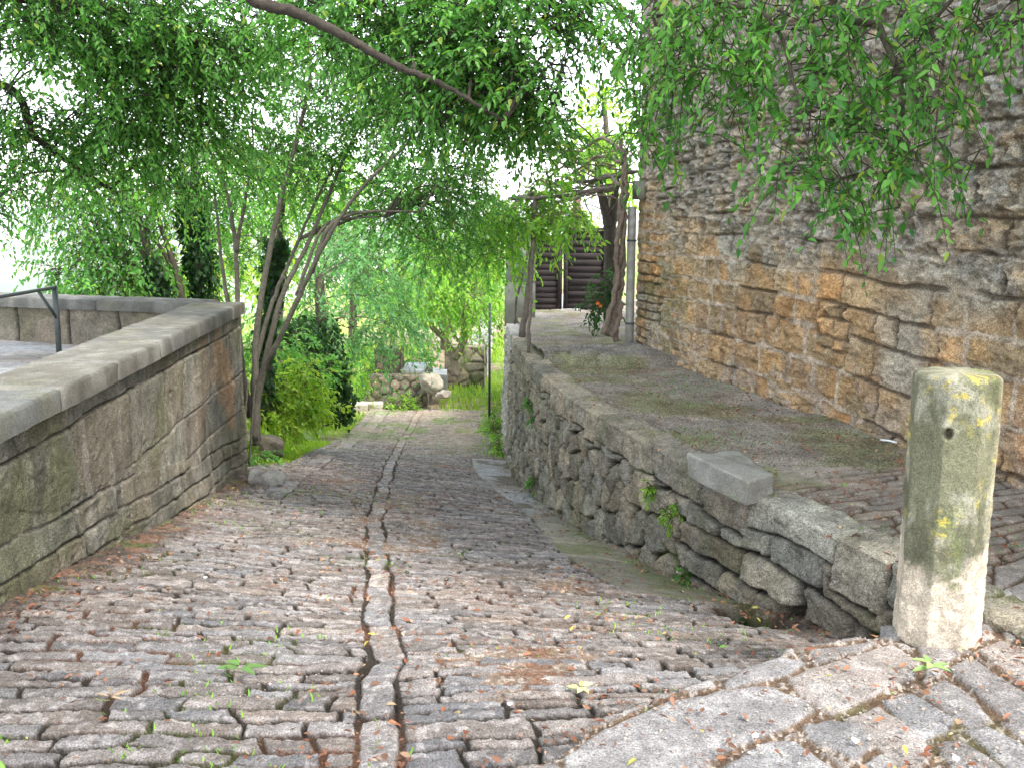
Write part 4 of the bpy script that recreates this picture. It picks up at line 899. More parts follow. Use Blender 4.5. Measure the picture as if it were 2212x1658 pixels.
# -- ivy-clad tree with blue-green foliage left of the far path
tree('ivy_clad_tree', 'ivy-covered tree with pale blue-green foliage left of the far end of the lane', 'tree', at(705, 890, 16.5), [stem2(700, 905, 600, 16.5, -10, .16)],
     [bl(*q) for q in [(650, 640, 16.5, .9, 95), (720, 600, 16.4, .9, 100), (800, 640, 16.8, .8, 90), (700, 700, 16.2, .6, 60), (640, 560, 17, .9, 80), (760, 710, 16.6, .6, 65), (850, 700, 17.2, .6, 70), (820, 560, 17.2, .8, 80), (620, 720, 16, .5, 40), (760, 520, 17.5, .8, 60), (650, 760, 15.6, .4, 35)]], 'blue', 216, leaf=.10, droop=.9,
     ivy=[(pts(16.5, (712, 905, 0), (705, 840, 0), (690, 760, 0), (680, 690, 0)), .34, 4200), (pts(16.3, (735, 890, 0), (728, 830, 0), (716, 770, 0)), .20, 1500), (pts(15.6, (640, 800, 0), (660, 740, 0), (640, 700, 0)), .28, 1500)])
tree('small_tree', 'small twisted tree forking low in the sunlit grass at the far end', 'tree', at(982, 806, 20.5), [(pts(20.5, (985, 812, 0), (978, 770, 0), (960, 735, 0), (925, 700, 0), (905, 690, 0)), .11, .03), (pts(20.5, (980, 775, 0), (1000, 740, 0), (1003, 690, 0), (1010, 640, 0)), .10, .04), (pts(20.5, (968, 750, 0), (955, 715, 0), (940, 670, 0)), .06, .02), (pts(20.4, (996, 745, 0), (975, 710, 0), (968, 660, 0)), .035, .015)],
     [bl(*q) for q in [(920, 640, 20.5, .8, 75), (980, 620, 20.3, .8, 80), (1030, 650, 20.6, .6, 60), (900, 590, 20.8, .8, 70), (970, 560, 21, .8, 70), (1040, 580, 21, .6, 50), (880, 670, 20.4, .4, 28), (1012, 690, 20.4, .3, 18), (990, 510, 21, .8, 50)]], 'lime', 217, leaf=.12, droop=.8, bark=C(.2, .17, .13))
# -- background trees beyond the lane
bgt = [('tall bright green tree far behind the lane, left of the middle', 600, 820, 26, [(600, 480, 26, 1.6, 120), (560, 600, 25, 1.2, 80), (660, 400, 26, 1.6, 110), (560, 380, 27, 1.6, 80)], 'lime', 221),
       ('broad green tree far behind the lane, behind the crossing stems', 760, 820, 28, [(760, 400, 28, 1.8, 120), (820, 500, 27, 1.6, 120), (720, 520, 27, 1.5, 90), (880, 600, 27, 1.2, 80), (880, 420, 29, 1.6, 90)], 'mid', 222),
       ('pale green tree far behind the lane, beside the retaining wall', 960, 790, 30, [(960, 480, 30, 1.5, 100), (1040, 540, 29, 1.2, 90), (1060, 620, 28, .8, 60), (900, 540, 31, 1.5, 80), (1050, 480, 31, 1.0, 60), (850, 640, 31, 1.4, 90)], 'blue', 223),
       ('sunlit yellow-green tree at the very end of the view above the grass', 1000, 760, 40, [(940, 600, 40, 1.6, 90), (1020, 610, 40, 1.5, 90), (860, 600, 42, 2.2, 100), (760, 640, 42, 2.2, 100), (1080, 600, 40, 1.5, 70)], 'lime', 224)]
for lab, x, y, Y, bb, pal, sd in bgt:
    tree('background_tree', lab, 'tree', at(x, y, Y), [stem2(x, y, 420 if Y < 40 else 600, Y, 10, .16)], [bl(q[0], q[1], q[2], q[3], q[4]*1.6) for q in bb], pal, sd, leaf=.15 if Y < 40 else .2, tw=(.5, 1.0), group='trees far beyond the lane')
tree('yard_tree', 'sunlit yellow-green tree showing above the wooden gate behind the pergola', 'tree', (2.5, 24, -.4), [([(2.6, 24, -.5), (2.5, 24, 2), (2.3, 24, 4.5)], .14, .06)],
     [bl(*q) for q in [(1300, 250, 23, .9, 80), (1270, 330, 23, .8, 70), (1330, 330, 23, .8, 60), (1300, 460, 22.5, .8, 110), (1250, 520, 22.5, .7, 70), (1200, 470, 22.5, .8, 80), (1310, 400, 23, .7, 60), (1320, 190, 23, .4, 30)]], 'yel', 225, leaf=.13)

# ------------------------------------------------------------------ stones, bollard, far ruins
import bmesh
def noise3(P, sc, seed, o=4): return (fbm(P[:, 0]*sc+P[:, 2]*sc*.7, P[:, 1]*sc-P[:, 2]*sc*.6, seed, o)+fbm(P[:, 2]*sc*1.1, P[:, 0]*sc*.8+P[:, 1]*sc*.5, seed+9, o))*.5
def bm_rock(bm, name, mat, col, seed, amp=.02, sc=4, lich=.4, parent=None):
    bmesh.ops.recalc_face_normals(bm, faces=bm.faces)
    me = bpy.data.meshes.new(name); bm.normal_update(); nrm = np.array([v.normal[:] for v in bm.verts]); P = np.array([v.co[:] for v in bm.verts])
    d = amp*noise3(P, sc, seed)+amp*.4*noise3(P, sc*5, seed+3)
    P2 = P+nrm*d[:, None]
    for v, p in zip(bm.verts, P2): v.co = p
    bm.to_mesh(me); bm.free()
    cc = np.broadcast_to(np.array(col), P.shape); cc = mixc(cc, cc*1.5, .6*ss(.1, .6, noise3(P, 6, seed+4))); cc = mixc(cc, C(.10, .11, .045)[None, :], lich*ss(0, .6, noise3(P, 4, seed+5)))
    a = me.color_attributes.new('Col', 'FLOAT_COLOR', 'POINT'); c4 = np.ones((len(P), 4), dtype=np.float32); c4[:, :3] = cc; a.data.foreach_set('color', c4.reshape(-1))
    me.polygons.foreach_set('use_smooth', np.ones(len(me.polygons), dtype=bool))
    return link(name, me, mat, parent)
def slab_rock(name, poly, z0, z1, col, seed, label, cat, amp=.008, bev=.02, lich=.3, mat=None, taper=0, parent=None, group=None):
    bm = bmesh.new(); n = len(poly); c = np.mean([p[:2] for p in poly], 0)
    zt = z1 if hasattr(z1, '__len__') else [z1]*n
    lo = [bm.verts.new((p[0]+(p[0]-c[0])*taper, p[1]+(p[1]-c[1])*taper, z0)) for p in poly]; hi = [bm.verts.new((p[0], p[1], z)) for p, z in zip(poly, zt)]
    bm.faces.new(lo[::-1]); bm.faces.new(hi)
    for i in range(n): bm.faces.new((lo[i], lo[(i+1) % n], hi[(i+1) % n], hi[i]))
    bmesh.ops.recalc_face_normals(bm, faces=bm.faces)
    bmesh.ops.bevel(bm, geom=bm.edges[:], offset=bev, segments=3, profile=.6, affect='EDGES', clamp_overlap=True)
    bmesh.ops.triangulate(bm, faces=bm.faces)
    for _ in range(3):
        L = max(.03, bev); ed = [e for e in bm.edges if e.calc_length() > L*1.6]
        if ed and len(bm.verts) < 30000: bmesh.ops.subdivide_edges(bm, edges=ed, cuts=1, use_grid_fill=False); bmesh.ops.triangulate(bm, faces=[f for f in bm.faces if len(f.verts) > 3])
    o = bm_rock(bm, name, mat or M_SMOOTH, col, seed, amp, 5, lich, parent)
    if label: tag(o, label, cat, group)
    return o
def boulder(name, loc, r, col, seed, label, cat='stone', group=None, lich=.4, rot=0):
    bm = bmesh.new(); bmesh.ops.create_icosphere(bm, subdivisions=4, radius=1.0); rg = random.Random(seed)
    cuts = [(Vector((rg.gauss(0, 1), rg.gauss(0, 1), rg.gauss(0, .8))).normalized(), rg.uniform(.45, .78)) for _ in range(11)]
    cr, sr = math.cos(rot), math.sin(rot)
    for v in bm.verts:
        p = v.co.copy()
        for nrm, d in cuts:
            k = p.dot(nrm)-d
            if k > 0: p -= nrm*k*.9
        x, y = p.x*r[0], p.y*r[1]; v.co = (loc[0]+x*cr-y*sr, loc[1]+x*sr+y*cr, loc[2]+p.z*r[2])
    o = bm_rock(bm, name, M_SMOOTH, col, seed, min(r)*.16, 3.0/max(r), lich)
    if label: tag(o, label, cat, group)
    return o
def masonry_box(name, x0, x1, y0, y1, z0, z1, col, seed, sx, sz, label=None, cat=None, parent=None, amp=.03, rot=0, ztop=None):
    mb = MB(); cx, cy = (x0+x1)/2, (y0+y1)/2
    def put(U, W, fx):
        u, w = flat(U), flat(W); idd, d, a, b = voronoi(u+.02*fbm(u*3, w*3, seed, 2), w, sx, sz, seed, .7)
        prof = np.clip((d-.008)/.03, 0, 1)**.6; h = amp*prof*(.6+.6*rnd(idd % 9999, seed))+amp*.4*fbm(u*6, w*6, seed+1, 3)-amp
        c = mixc(np.broadcast_to(C(.07, .06, .045), (len(u), 3)), tint(idd % 99991, seed, col, .25), prof); c = mixc(c, C(.13, .15, .06)[None, :], .5*ss(.1, .6, fbm(u*3, w*3, seed+2, 3)))
        P = fx(u, w, h); cr, sr = math.cos(rot), math.sin(rot); X, Y = P[0]-cx, P[1]-cy
        mb.add(np.stack([cx+X*cr-Y*sr, cy+X*sr+Y*cr, P[2]], -1), grid_faces(U.shape[0], U.shape[1]), c)
    def g(a, b, c, d): return np.meshgrid(np.linspace(a, b, max(8, int((b-a)/.035))), np.linspace(c, d, max(8, int((d-c)/.035))), indexing='ij')
    put(*g(x0, x1, z0, z1), lambda u, w, h: (u, y0-h, w)); put(*g(x0, x1, z0, z1), lambda u, w, h: (x0+x1-u, y1+h, w))
    put(*g(y0, y1, z0, z1), lambda u, w, h: (x0-h, y0+y1-u, w)); put(*g(y0, y1, z0, z1), lambda u, w, h: (x1+h, u, w))
    put(*g(x0+amp*.3, x1-amp*.3, y0+amp*.3, y1-amp*.3), lambda u, w, h: (u, w, z1+h*.6))
    o = mb.build(name, M_WALL, parent, smooth=True)
    if label: tag(o, label, cat)
    return o

def build_bollard():
    cx, cy = 1.665, 3.42; R = .152; n = 200; z = np.concatenate([np.linspace(-.12, 1.015, 190), [1.026, 1.032]]); rot = math.radians(31.5)
    th = np.linspace(0, 2*math.pi, n, endpoint=False); Tg, Zg = np.meshgrid(th, z, indexing='ij'); T = flat(Tg); Z = flat(Zg)
    k = (T-rot+math.pi/8) % (math.pi/4)-math.pi/8; r = R*math.cos(math.pi/8)*1.03/np.cos(k); r = np.minimum(r, R*1.05)
    s_ = T*R; r = r+.0016*fbm(s_*7+3, Z*6, 301, 4)+.0014*fbm(s_*30, Z*24, 302, 3)
    tool = fbm(s_*60-Z*30, Z*34+s_*20, 303, 2); r = r+.0022*tool*ss(.75, .4, Z)
    r = np.where(Z > 1.02, r-.016*(Z-1.02)/.012, r)
    r = r*(1+.02*ss(.3, 0, Z))
    # the small square hole and a few chips
    ang = math.atan2(-1, -.62); da = (T-(ang % (2*math.pi)))*R; hole = np.hypot(da, (Z-.825)*.8); r = r-.05*ss(.020, .010, hole)
    X = cx+r*np.cos(T); Y = cy+r*np.sin(T)
    line = .40+.10*np.sin(T*1.0+.6)+.06*fbm(s_*9, Z*2, 304, 3); li = ss(-.05, .05, Z-line+.07*fbm(s_*16, Z*14, 317, 5, .65))
    pale = mixc(np.broadcast_to(C(.40, .34, .27), (len(X), 3)), C(.56, .47, .37), ss(-.3, .5, fbm(s_*25, Z*25, 305, 3)))
    lich = mixc(np.broadcast_to(C(.12, .12, .075), (len(X), 3)), C(.25, .24, .185), ss(-.1, .6, fbm(s_*14, Z*9, 306, 4)))
    lich = mixc(lich, C(.13, .15, .055)[None, :], ss(.1, .6, fbm(s_*6, Z*3, 307, 3)))
    yl = ss(.22, .5, fbm(s_*34, Z*32, 308, 4, .7))*ss(-.2, .3, fbm(s_*5, Z*4, 318, 2))*ss(.3, .5, Z); lich = mixc(lich, C(.42, .34, .06)[None, :], yl*.85)
    dk = ss(.25, .5, fbm(s_*7+9, Z*5, 309, 3))*ss(.75, .95, Z); lich = mixc(lich, C(.09, .095, .05)[None, :], dk)
    st = ss(.1, .35, fbm(s_*12, Z*2.5, 310, 3))*ss(2.6, 3.2, np.abs(((T-5.2+math.pi) % (2*math.pi))-math.pi)+2.4)   # warm light on the right facet, painted as a paler strip
    col = mixc(pale, lich, li*.96); col = mixc(col, C(.56, .47, .33)[None, :], np.clip(st, 0, 1)*li*(((T > 4.95) & (T < 5.75)))*.8)
    f = [];
    i = np.arange(n); nz = len(z)
    a = i[:, None]*nz+np.arange(nz-1)[None, :]; b = ((i+1) % n)[:, None]*nz+np.arange(nz-1)[None, :]
    f = np.stack([a, b, b+1, a+1], -1).reshape(-1, 4)
    V = np.stack([X, Y, Z], -1); V = np.concatenate([V, [[cx, cy, 1.036]]]); col = np.concatenate([col, [[.25, .24, .18]]])
    tris = np.stack([i*nz+nz-1, ((i+1) % n)*nz+nz-1, np.full(n, len(V)-1)], -1)
    me = np_mesh('stone_bollard', V, [f, tris], col)
    o = link('stone_bollard', me, M_SMOOTH); tag(o, 'thick octagonal stone bollard, lichen-spotted above and pale at its foot', 'bollard')
build_bollard()

bz = .135
slab_rock('stone_block', [atz(x, y, bz) for x, y in [(1484, 978), (1592, 969), (1676, 1022), (1616, 1040)]], -.02, bz, (.235, .225, .205), 311, 'loose grey rectangular stone block lying on the edge of the terrace', 'stone', amp=.013, bev=.014, lich=.55, taper=-.04)
GRY = (.33, .31, .29)
boulder('boulder', on_road(585, 1047)+np.array([0, 0, .04]), (.17, .15, .11), (.30, .285, .265), 321, 'pale grey boulder at the far foot of the left parapet, right one of two', group=None, lich=.15)
boulder('boulder', on_road(550, 1046)+np.array([0, .05, .05]), (.14, .14, .12), (.25, .235, .215), 322, 'pale grey boulder touching the far corner of the left parapet, left one of two', lich=.3)
boulder('boulder', at(588, 962, 11.4), (.16, .25, .22), (.10, .085, .07), 323, 'dark brown boulder among the weeds below the many-stemmed tree', lich=.3)
boulder('boulder', on_road(1052, 925)+np.array([.05, 0, .08]), (.10, .12, .17), (.22, .20, .17), 324, 'small dark stone leaning at the far foot of the retaining wall', lich=.3)
for k, (x, y, r, c) in enumerate([(1338, 735, .12, .30), (1302, 728, .10, .27), (1372, 768, .14, .24), (1352, 752, .08, .30)]):
    p = at(x, y, 12.0-.25*(k % 2)); p[2] = zterr(p[1])+.04
    boulder('rubble_stone', p, (r, r*.9, r*.75), (c, c*.93, c*.82), 330+k, ['rounded grey stone at the foot of the vine beside the downpipe', 'smaller grey stone left of the vine trunk', 'mossy stone at the very corner of the house base', 'small stone between the vine and the house corner'][k], 'stone')
# ruin at the end of the lane
x0 = at(800, 860, 20)[0]; x1 = at(922, 860, 20)[0]
rp = empty('ruined_plinth', (x0, 20.5, -2.5), 'low rubble plinth carrying a squat stone pier at the end of the lane', 'ruin')
masonry_box('plinth', x0, x1, 20.0, 21.3, -2.8, at(860, 812, 20)[2], C(.24, .205, .165), 341, .26, .16, parent=rp)
masonry_box('pier', at(810, 800, 20.4)[0], at(866, 800, 20.4)[0], 20.4, 21.0, at(860, 812, 20)[2]-.02, at(840, 755, 20.4)[2], C(.24, .18, .145), 342, .25, .10, parent=rp, amp=.02)
zt = at(890, 803, 20.6)[2]
slab_rock('stone_slab', [at(866, 803, 20.5)[:2], at(915, 803, 20.5)[:2], (at(925, 800, 21.6)[0], 21.6), (at(880, 800, 21.6)[0], 21.6)], zt-.04, zt+.06, (.36, .38, .40), 343, 'flat blue-grey slab lying on the plinth beside the pier', 'slab', bev=.01, lich=0)
slab_rock('stone_slab', [(at(935, 803, 21.9)[0], 21.9), (at(966, 803, 21.9)[0], 21.9), (at(966, 800, 22.9)[0], 22.9), (at(935, 800, 22.9)[0], 22.9)], zbase(-1.5, 22)-.3, zbase(-1.5, 22)+.42, (.30, .31, .32), 344, 'second blue-grey slab half hidden behind the big tilted boulder', 'slab', bev=.01, lich=0)
boulder('boulder', at(930, 828, 19.8), (.27, .36, .27), (.25, .225, .185), 345, 'big tilted angular boulder leaning on the right side of the ruined plinth', lich=.3, rot=.4)
boulder('boulder', at(955, 848, 19.6), (.20, .22, .12), (.28, .25, .21), 346, 'small pale stone at the right foot of the big tilted boulder', lich=.2)
for k, (x, y, w) in enumerate([(775, 878, .22), (802, 877, .26)]):
    p = on_road(x, y+4); slab_rock('kerb_stone', [(p[0]-w, p[1]-.12), (p[0]+w, p[1]-.16), (p[0]+w*.95, p[1]+.14), (p[0]-w*.9, p[1]+.16)], p[2]-.15, p[2]+.13, (.42, .38, .32), 350+k, ['left of two pale kerb stones at the end of the lane by the path', 'right of two pale kerb stones at the end of the lane, mossier'][k], 'stone', bev=.03, lich=.2+.3*k, amp=.02)
gx0, gx1 = at(960, 800, 22.6)[0], at(1046, 800, 22.6)[0]
masonry_box('low_wall', gx0, gx1, 22.7, 23.3, -2.9, at(1000, 752, 22.6)[2], C(.20, .17, .13), 361, .4, .22, 'low field wall, its shaded face painted dark, just behind the small twisted tree', 'wall')  # darker stone colour stands in for shade on this face
masonry_box('low_wall', gx1-.42, gx1+.05, 23.4, 31.5, -2.9, at(1000, 752, 22.6)[2]-.02, C(.38, .36, .33), 362, .4, .3, 'long pale low wall running away beside the sunlit grass', 'wall')

# ------------------------------------------------------------------ gate yard: screen, gate, pergola, vine
def build_gate():
    Y = 18.5; zg = zterr(Y); root = empty('wooden_gate', (1.0, Y, zg), 'dark weathered two-leaf gate of horizontal boards at the end of the terrace', 'gate')
    for x0, x1, zt in [(at(1142, 600, Y)[0], at(1215, 600, Y)[0]-.006, at(1180, 506, Y)[2]), (at(1216, 600, Y)[0]+.008, at(1312, 600, Y)[0], at(1260, 490, Y)[2])]:
        mb = MB(); nb = 13; hh = (zt-zg-.12)/nb; rg = random.Random(int(x0*100))
        for k in range(nb):
            z = zg+.10+hh*(k+.5); dy = rg.uniform(-.008, .008); mb.box((x0, Y+dy, z+rg.uniform(-.006, .006)), (x1, Y+dy, z+rg.uniform(-.006, .006)), .025, hh+.004)
        leafo = mb.build('gate_leaf', M_WOOD, root)
        for x in (x0+.05, x1-.05):
            mb = MB(); mb.box((x, Y-.034, zg+.06), (x, Y-.034, zt), .035, .07, up=(1, 0, 0)); st = mb.build('stile', M_WOOD); st.parent = leafo
    x = at(1214, 660, Y)[0]; mb = MB(); mb.tube([(x, Y-.07, zg+.03), (x+.005, Y-.07, zg+.42)], .012, 6); mb.build('drop_bolt', M_PALE, root)
    mb = MB(); mb.box((at(1218, 1, Y)[0], Y-.065, zg+.12), (at(1262, 1, Y)[0], Y-.065, zg+.12), .012, .022); mb.build('white_strip', M_PALE, root)
    mb = MB(); x = at(1252, 1, Y)[0]; mb.box((x, Y+.08, zg-.1), (x, Y+.08, at(1252, 424, Y)[2]), .15, .12, up=(0, 1, 0)); mb.build('post', M_BROWN, root)
    # grey screen panel left of the gate
    Y = 16.7; r2 = empty('screen_panel', (0, Y, zterr(Y)), 'grey rendered screen wall at the left of the gate, on the terrace corner', 'screen')
    xa, xb = at(1090, 600, Y)[0], at(1142, 600, Y)[0]+.12; zs = at(1100, 648, Y)[2]+.3
    mb = MB(); mb.box(((xa+xb)/2, Y, zterr(Y)-.2), ((xa+xb)/2, Y, zs), xb-xa, .10, up=(0, 1, 0)); mb.build('lower_panel', M_PLASTER, r2)
    mb = MB(); mb.box(((xa+xb)/2+.01, Y+.004, zs+.012), ((xa+xb)/2+.01, Y+.004, at(1100, 505, Y)[2]), xb-xa-.03, .08, up=(0, 1, 0)); mb.build('upper_panel', plain_mat('weathered_grey_board', (.27, .27, .26), scale=7, var=.25), r2)
    mb = MB(); mb.tube([at(1057, 906, 16.0), at(1058, 655, 16.0)], .022, 10); dp = mb.build('drainage_pole', M_IRON, smooth=True); tag(dp, 'dark thin pole standing upright at the far end of the retaining wall', 'pole')
build_gate()
def build_pergola():
    root = empty('pergola', (.3, 13, -.2), 'rickety vine pergola of crooked grey poles between the house corner and the terrace edge', 'pergola')
    WD = C(.17, .14, .12)
    for a, r0, r1, Y in [(((1127, 728), (1140, 640), (1150, 560), (1153, 500), (1156, 425)), .048, .036, 12.9), (((1142, 762), (1144, 700), (1148, 620), (1152, 520)), .024, .018, 11.9), (((1112, 700), (1118, 640), (1135, 570), (1142, 520)), .022, .018, 14.5)]:
        mb = MB(); add_branch(mb, [at(x, y, Y) for x, y in a], r0, r1, 8, WD*1.15, int(r0*1000), 6, .006); mb.build('post', M_BARK, root, smooth=True)
    for a, r in [(((1192, 402, 14.0), (1290, 388, 13.1), (1377, 371, 12.4)), .030), (((1232, 432, 15.0), (1290, 412, 13.8), (1352, 392, 12.8)), .030), (((1100, 430, 13.4), (1156, 428, 12.9), (1240, 420, 12.8), (1350, 400, 12.5)), .03), (((1120, 425, 14.4), (1220, 415, 13.6), (1330, 410, 12.9)), .022), (((1150, 418, 12.9), (1130, 430, 14.2), (1110, 440, 15.8)), .028), (((1205, 404, 14), (1260, 425, 12.8)), .018), (((1260, 395, 13.4), (1300, 410, 12.8)), .016)]:
        mb = MB(); add_branch(mb, [at(*q) for q in a], r, r*.8, 7, WD, int(r*999)+len(a), 6, .008); mb.build('beam', M_BARK, root, smooth=True)
    v = empty('grapevine', (1.3, 12.5, -.2), 'old twisted vine climbing the house corner and leafing over the pergola', 'vine')
    mb = MB(); VB = C(.24, .185, .15)
    for k, (a, r) in enumerate([(((1303, 722), (1322, 660), (1334, 600), (1330, 540), (1344, 470), (1352, 400), (1348, 330)), .042), (((1322, 728), (1340, 670), (1330, 610), (1342, 550), (1350, 470), (1344, 400), (1354, 320)), .038), (((1332, 738), (1330, 680), (1342, 620), (1346, 540), (1340, 450), (1350, 380), (1340, 300)), .045), (((1312, 724), (1330, 690), (1326, 640), (1338, 570), (1334, 500), (1352, 430), (1345, 350)), .04)]):
        P = [at(x, y, 12.35+.05*k) for x, y in a]; add_branch(mb, P, r, r*.6, 8, VB, 40+k, 8, .01)
    mb.build('trunk', M_BARK, v, smooth=True)
    mb = MB(); rg = np.random.default_rng(9)
    for k in range(34):
        x0, y0 = rg.uniform(1180, 1350), rg.uniform(300, 420); a = at(x0, y0, rg.uniform(12.6, 14)); q = [a]
        for j in range(3): q.append(q[-1]+rg.normal(size=3)*np.array([.32, .3, .14])+np.array([-.12, 0, .02]))
        add_branch(mb, q, .014, .006, 5, VB*.9, k, 5)
    for a in [((1348, 330, 12.4), (1300, 300, 12.8), (1240, 340, 13.2), (1170, 400, 13.6)), ((1345, 350, 12.4), (1290, 340, 13), (1220, 390, 13.2)), ((1340, 400, 12.4), (1310, 380, 13), (1270, 400, 13.4), (1200, 415, 13.6))]: add_branch(mb, [at(*q) for q in a], .028, .012, 6, VB, 3, 6, .01)
    bb = [bl(*q) for q in [(1110, 440, 13.2, .42, 52), (1160, 440, 12.9, .32, 40), (1210, 425, 12.8, .26, 24), (1120, 475, 13.2, .28, 34), (1165, 475, 12.7, .26, 32), (1210, 465, 12.6, .24, 30), (1245, 470, 12.5, .15, 14), (1090, 520, 13.6, .25, 24), (1190, 410, 13.2, .32, 28), (1090, 560, 14.6, .34, 28), (1080, 620, 15.4, .3, 20), (1080, 480, 14, .4, 34), (1320, 300, 12.6, .28, 30), (1360, 330, 12.1, .16, 12), (1280, 290, 13, .35, 30), (1400, 320, 11.9, .14, 10), (1330, 240, 12.8, .32, 34), (1240, 330, 13.4, .3, 18)]]
    lv, lf, lc, tv, tf = sprays(bb, 401, 'lime', .10, 10, (.25, .45), .9); mb.add(tv, tf, VB*.8); mb.build('canes', M_BARK, v, smooth=True)
    link('foliage', np_mesh('foliage', lv, lf, lc, smooth=False), M_LEAF, v)
    tree('yard_tree', 'dark forked trunk standing in shade just right of the wooden gate', 'tree', at(1318, 690, 15.5), [(pts(15.5, (1322, 700, 0), (1320, 600, 0), (1318, 510, 0), (1312, 470, 0), (1298, 415, 0), (1290, 360, 0)), .14, .05), (pts(15.5, (1319, 520, 0), (1326, 450, 0), (1332, 380, 0)), .08, .05)], [bl(*q) for q in [(1290, 330, 15.5, .4, 24), (1335, 300, 15.5, .4, 24)]], 'lime', 403, leaf=.1, bark=C(.06, .05, .04))
    # flowering plant against the house
    p = empty('flowering_plant', at(1292, 690, 13.6), 'dark leafy plant with orange flowers left of the vine trunk', 'plant')
    lv, lf, lc, tv, tf = sprays([(at(1298, 650, 13.6), (.20, .2, .28), 50), (at(1306, 610, 13.6), (.14, .15, .22), 22)], 404, 'ivy', .09, 9, (.15, .3), .5, -1)
    link('foliage', np_mesh('foliage', lv, lf, lc, smooth=False), M_LEAF, p); mb = MB(); mb.add(tv, tf, VB*.5); mb.build('stems', M_BARK, p)
    for k, (x, y) in enumerate([(1291, 655), (1297, 661)]):
        c = at(x, y, 13.35); mb = MB(); n = 6
        a = np.arange(n)*2*math.pi/n; P = np.repeat(c[None], n, 0); A = np.stack([np.cos(a), -.5+0*a, np.sin(a)], -1)
        V, Fq, cc = leaf_geo(P, A, np.tile([[0, -1., .2]], (n, 1)), np.full(n, .035), np.full(n, .022), np.tile([[.8, .2, .02]], (n, 1))); mb.add(V, Fq, (.8, .2, .02)); mb.build('flower', M_FLOWER, p)
build_pergola()

# ------------------------------------------------------------------ bushes, weeds, grass
def shrub(name, label, cat, blobs, pal, seed, leaf, group=None, K=10, tw=(.15, .3), droop=.3):
    c = np.mean([b[0] for b in blobs], 0); z = min(b[0][2]-(b[1] if not hasattr(b[1], '__len__') else b[1][2]) for b in blobs)
    root = empty(name, (c[0], c[1], z), label, cat, group); lv, lf, lc, tv, tf = sprays(blobs, seed, pal, leaf, K, tw, droop, -1)
    link('foliage', np_mesh('foliage', lv, lf, lc, smooth=False), M_LEAF, root); mb = MB(); mb.add(tv, tf, (.12, .12, .05)); mb.build('stems', M_BARK, root)
    return root
shrub('bush', 'bright yellow-green bush on the bank between the many-stemmed tree and the grass', 'bush', [bl(*q) for q in [(600, 850, 12.6, .34, 90), (650, 820, 12.9, .34, 90), (690, 880, 13.2, .25, 50), (580, 890, 12.2, .26, 55), (640, 890, 12.7, .34, 90), (660, 860, 13.2, .3, 60), (600, 920, 12.2, .22, 40), (570, 820, 12.6, .2, 34)]], 'yel', 411, .085)
shrub('bush', 'dark green bush in the shade behind the yellow-green one', 'bush', [bl(*q) for q in [(610, 760, 14.5, .6, 90), (670, 800, 15, .5, 70), (560, 760, 14, .4, 50)]], 'mid', 412, .09)
shrub('bush', 'leafy green clump growing at the front foot of the ruined plinth', 'bush', [(at(868, 872, 19.6), (.34, .2, .22), 80)], 'lime', 413, .07)
shrub('bush', 'tall green weeds at the left corner of the ruined plinth', 'bush', [(at(800, 830, 20.4), (.3, .3, .45), 70)], 'lime', 414, .09)
shrub('bush', 'dark hedge bush behind the stone pier', 'bush', [(at(890, 780, 23), (.5, .5, .5), 80), (at(780, 780, 24), (.9, .6, .6), 120)], 'dark', 415, .12)
shrub('bush', 'fern-like green weeds at the far foot of the retaining wall', 'bush', [(at(1070, 930, 15.6), (.14, .4, .20), 60), (at(1066, 900, 16.2), (.14, .3, .2), 40), (at(1078, 965, 14.6), (.10, .3, .12), 26)], 'lime', 416, .06)
shrub('bush', 'low dark weeds at the foot of the parapet corner', 'bush', [(at(545, 995, 10.6), (.16, .2, .28), 60)], 'mid', 417, .055)
def on_wall(x, y):
    lo = min(((abs(at(x, y, Y)[0]-XR(Y)), Y) for Y in np.arange(3.9, 16, .02)))[1]; return at(x, y, lo)
WW = [(1412, 1056, .055, 'lime', 'small bright weed tuft growing from the retaining wall just below the stone block'), (1460, 1106, .07, 'lime', 'larger pale weed hanging on the retaining wall right of the small bright tuft'), (1162, 1040, .12, 'mid', 'green weed at the foot of the rubble wall beside the pale gutter slabs'), (1150, 870, .10, 'mid', 'mossy fern hanging near the top of the retaining wall far down the lane'), (1488, 1240, .045, 'dark', 'small dark weed low on the wall above the drain pit'), (1620, 1338, .07, 'ivy', 'dark blue-green weeds hanging at the drain mouth'), (1160, 905, .07, 'mid', 'dull green clump on the wall face below the mossy fern')]
for k, (x, y, r, pal, lab) in enumerate(WW):
    p = on_wall(x, y)+np.array([-.04, -.03, 0]); shrub('wall_weed', lab, 'weed', [(p, (r*.6, r, r), 12+int(r*170))], pal, 420+k, .028+r*.12, 'weeds rooted in the retaining wall', 7, (.04, .09), .5)

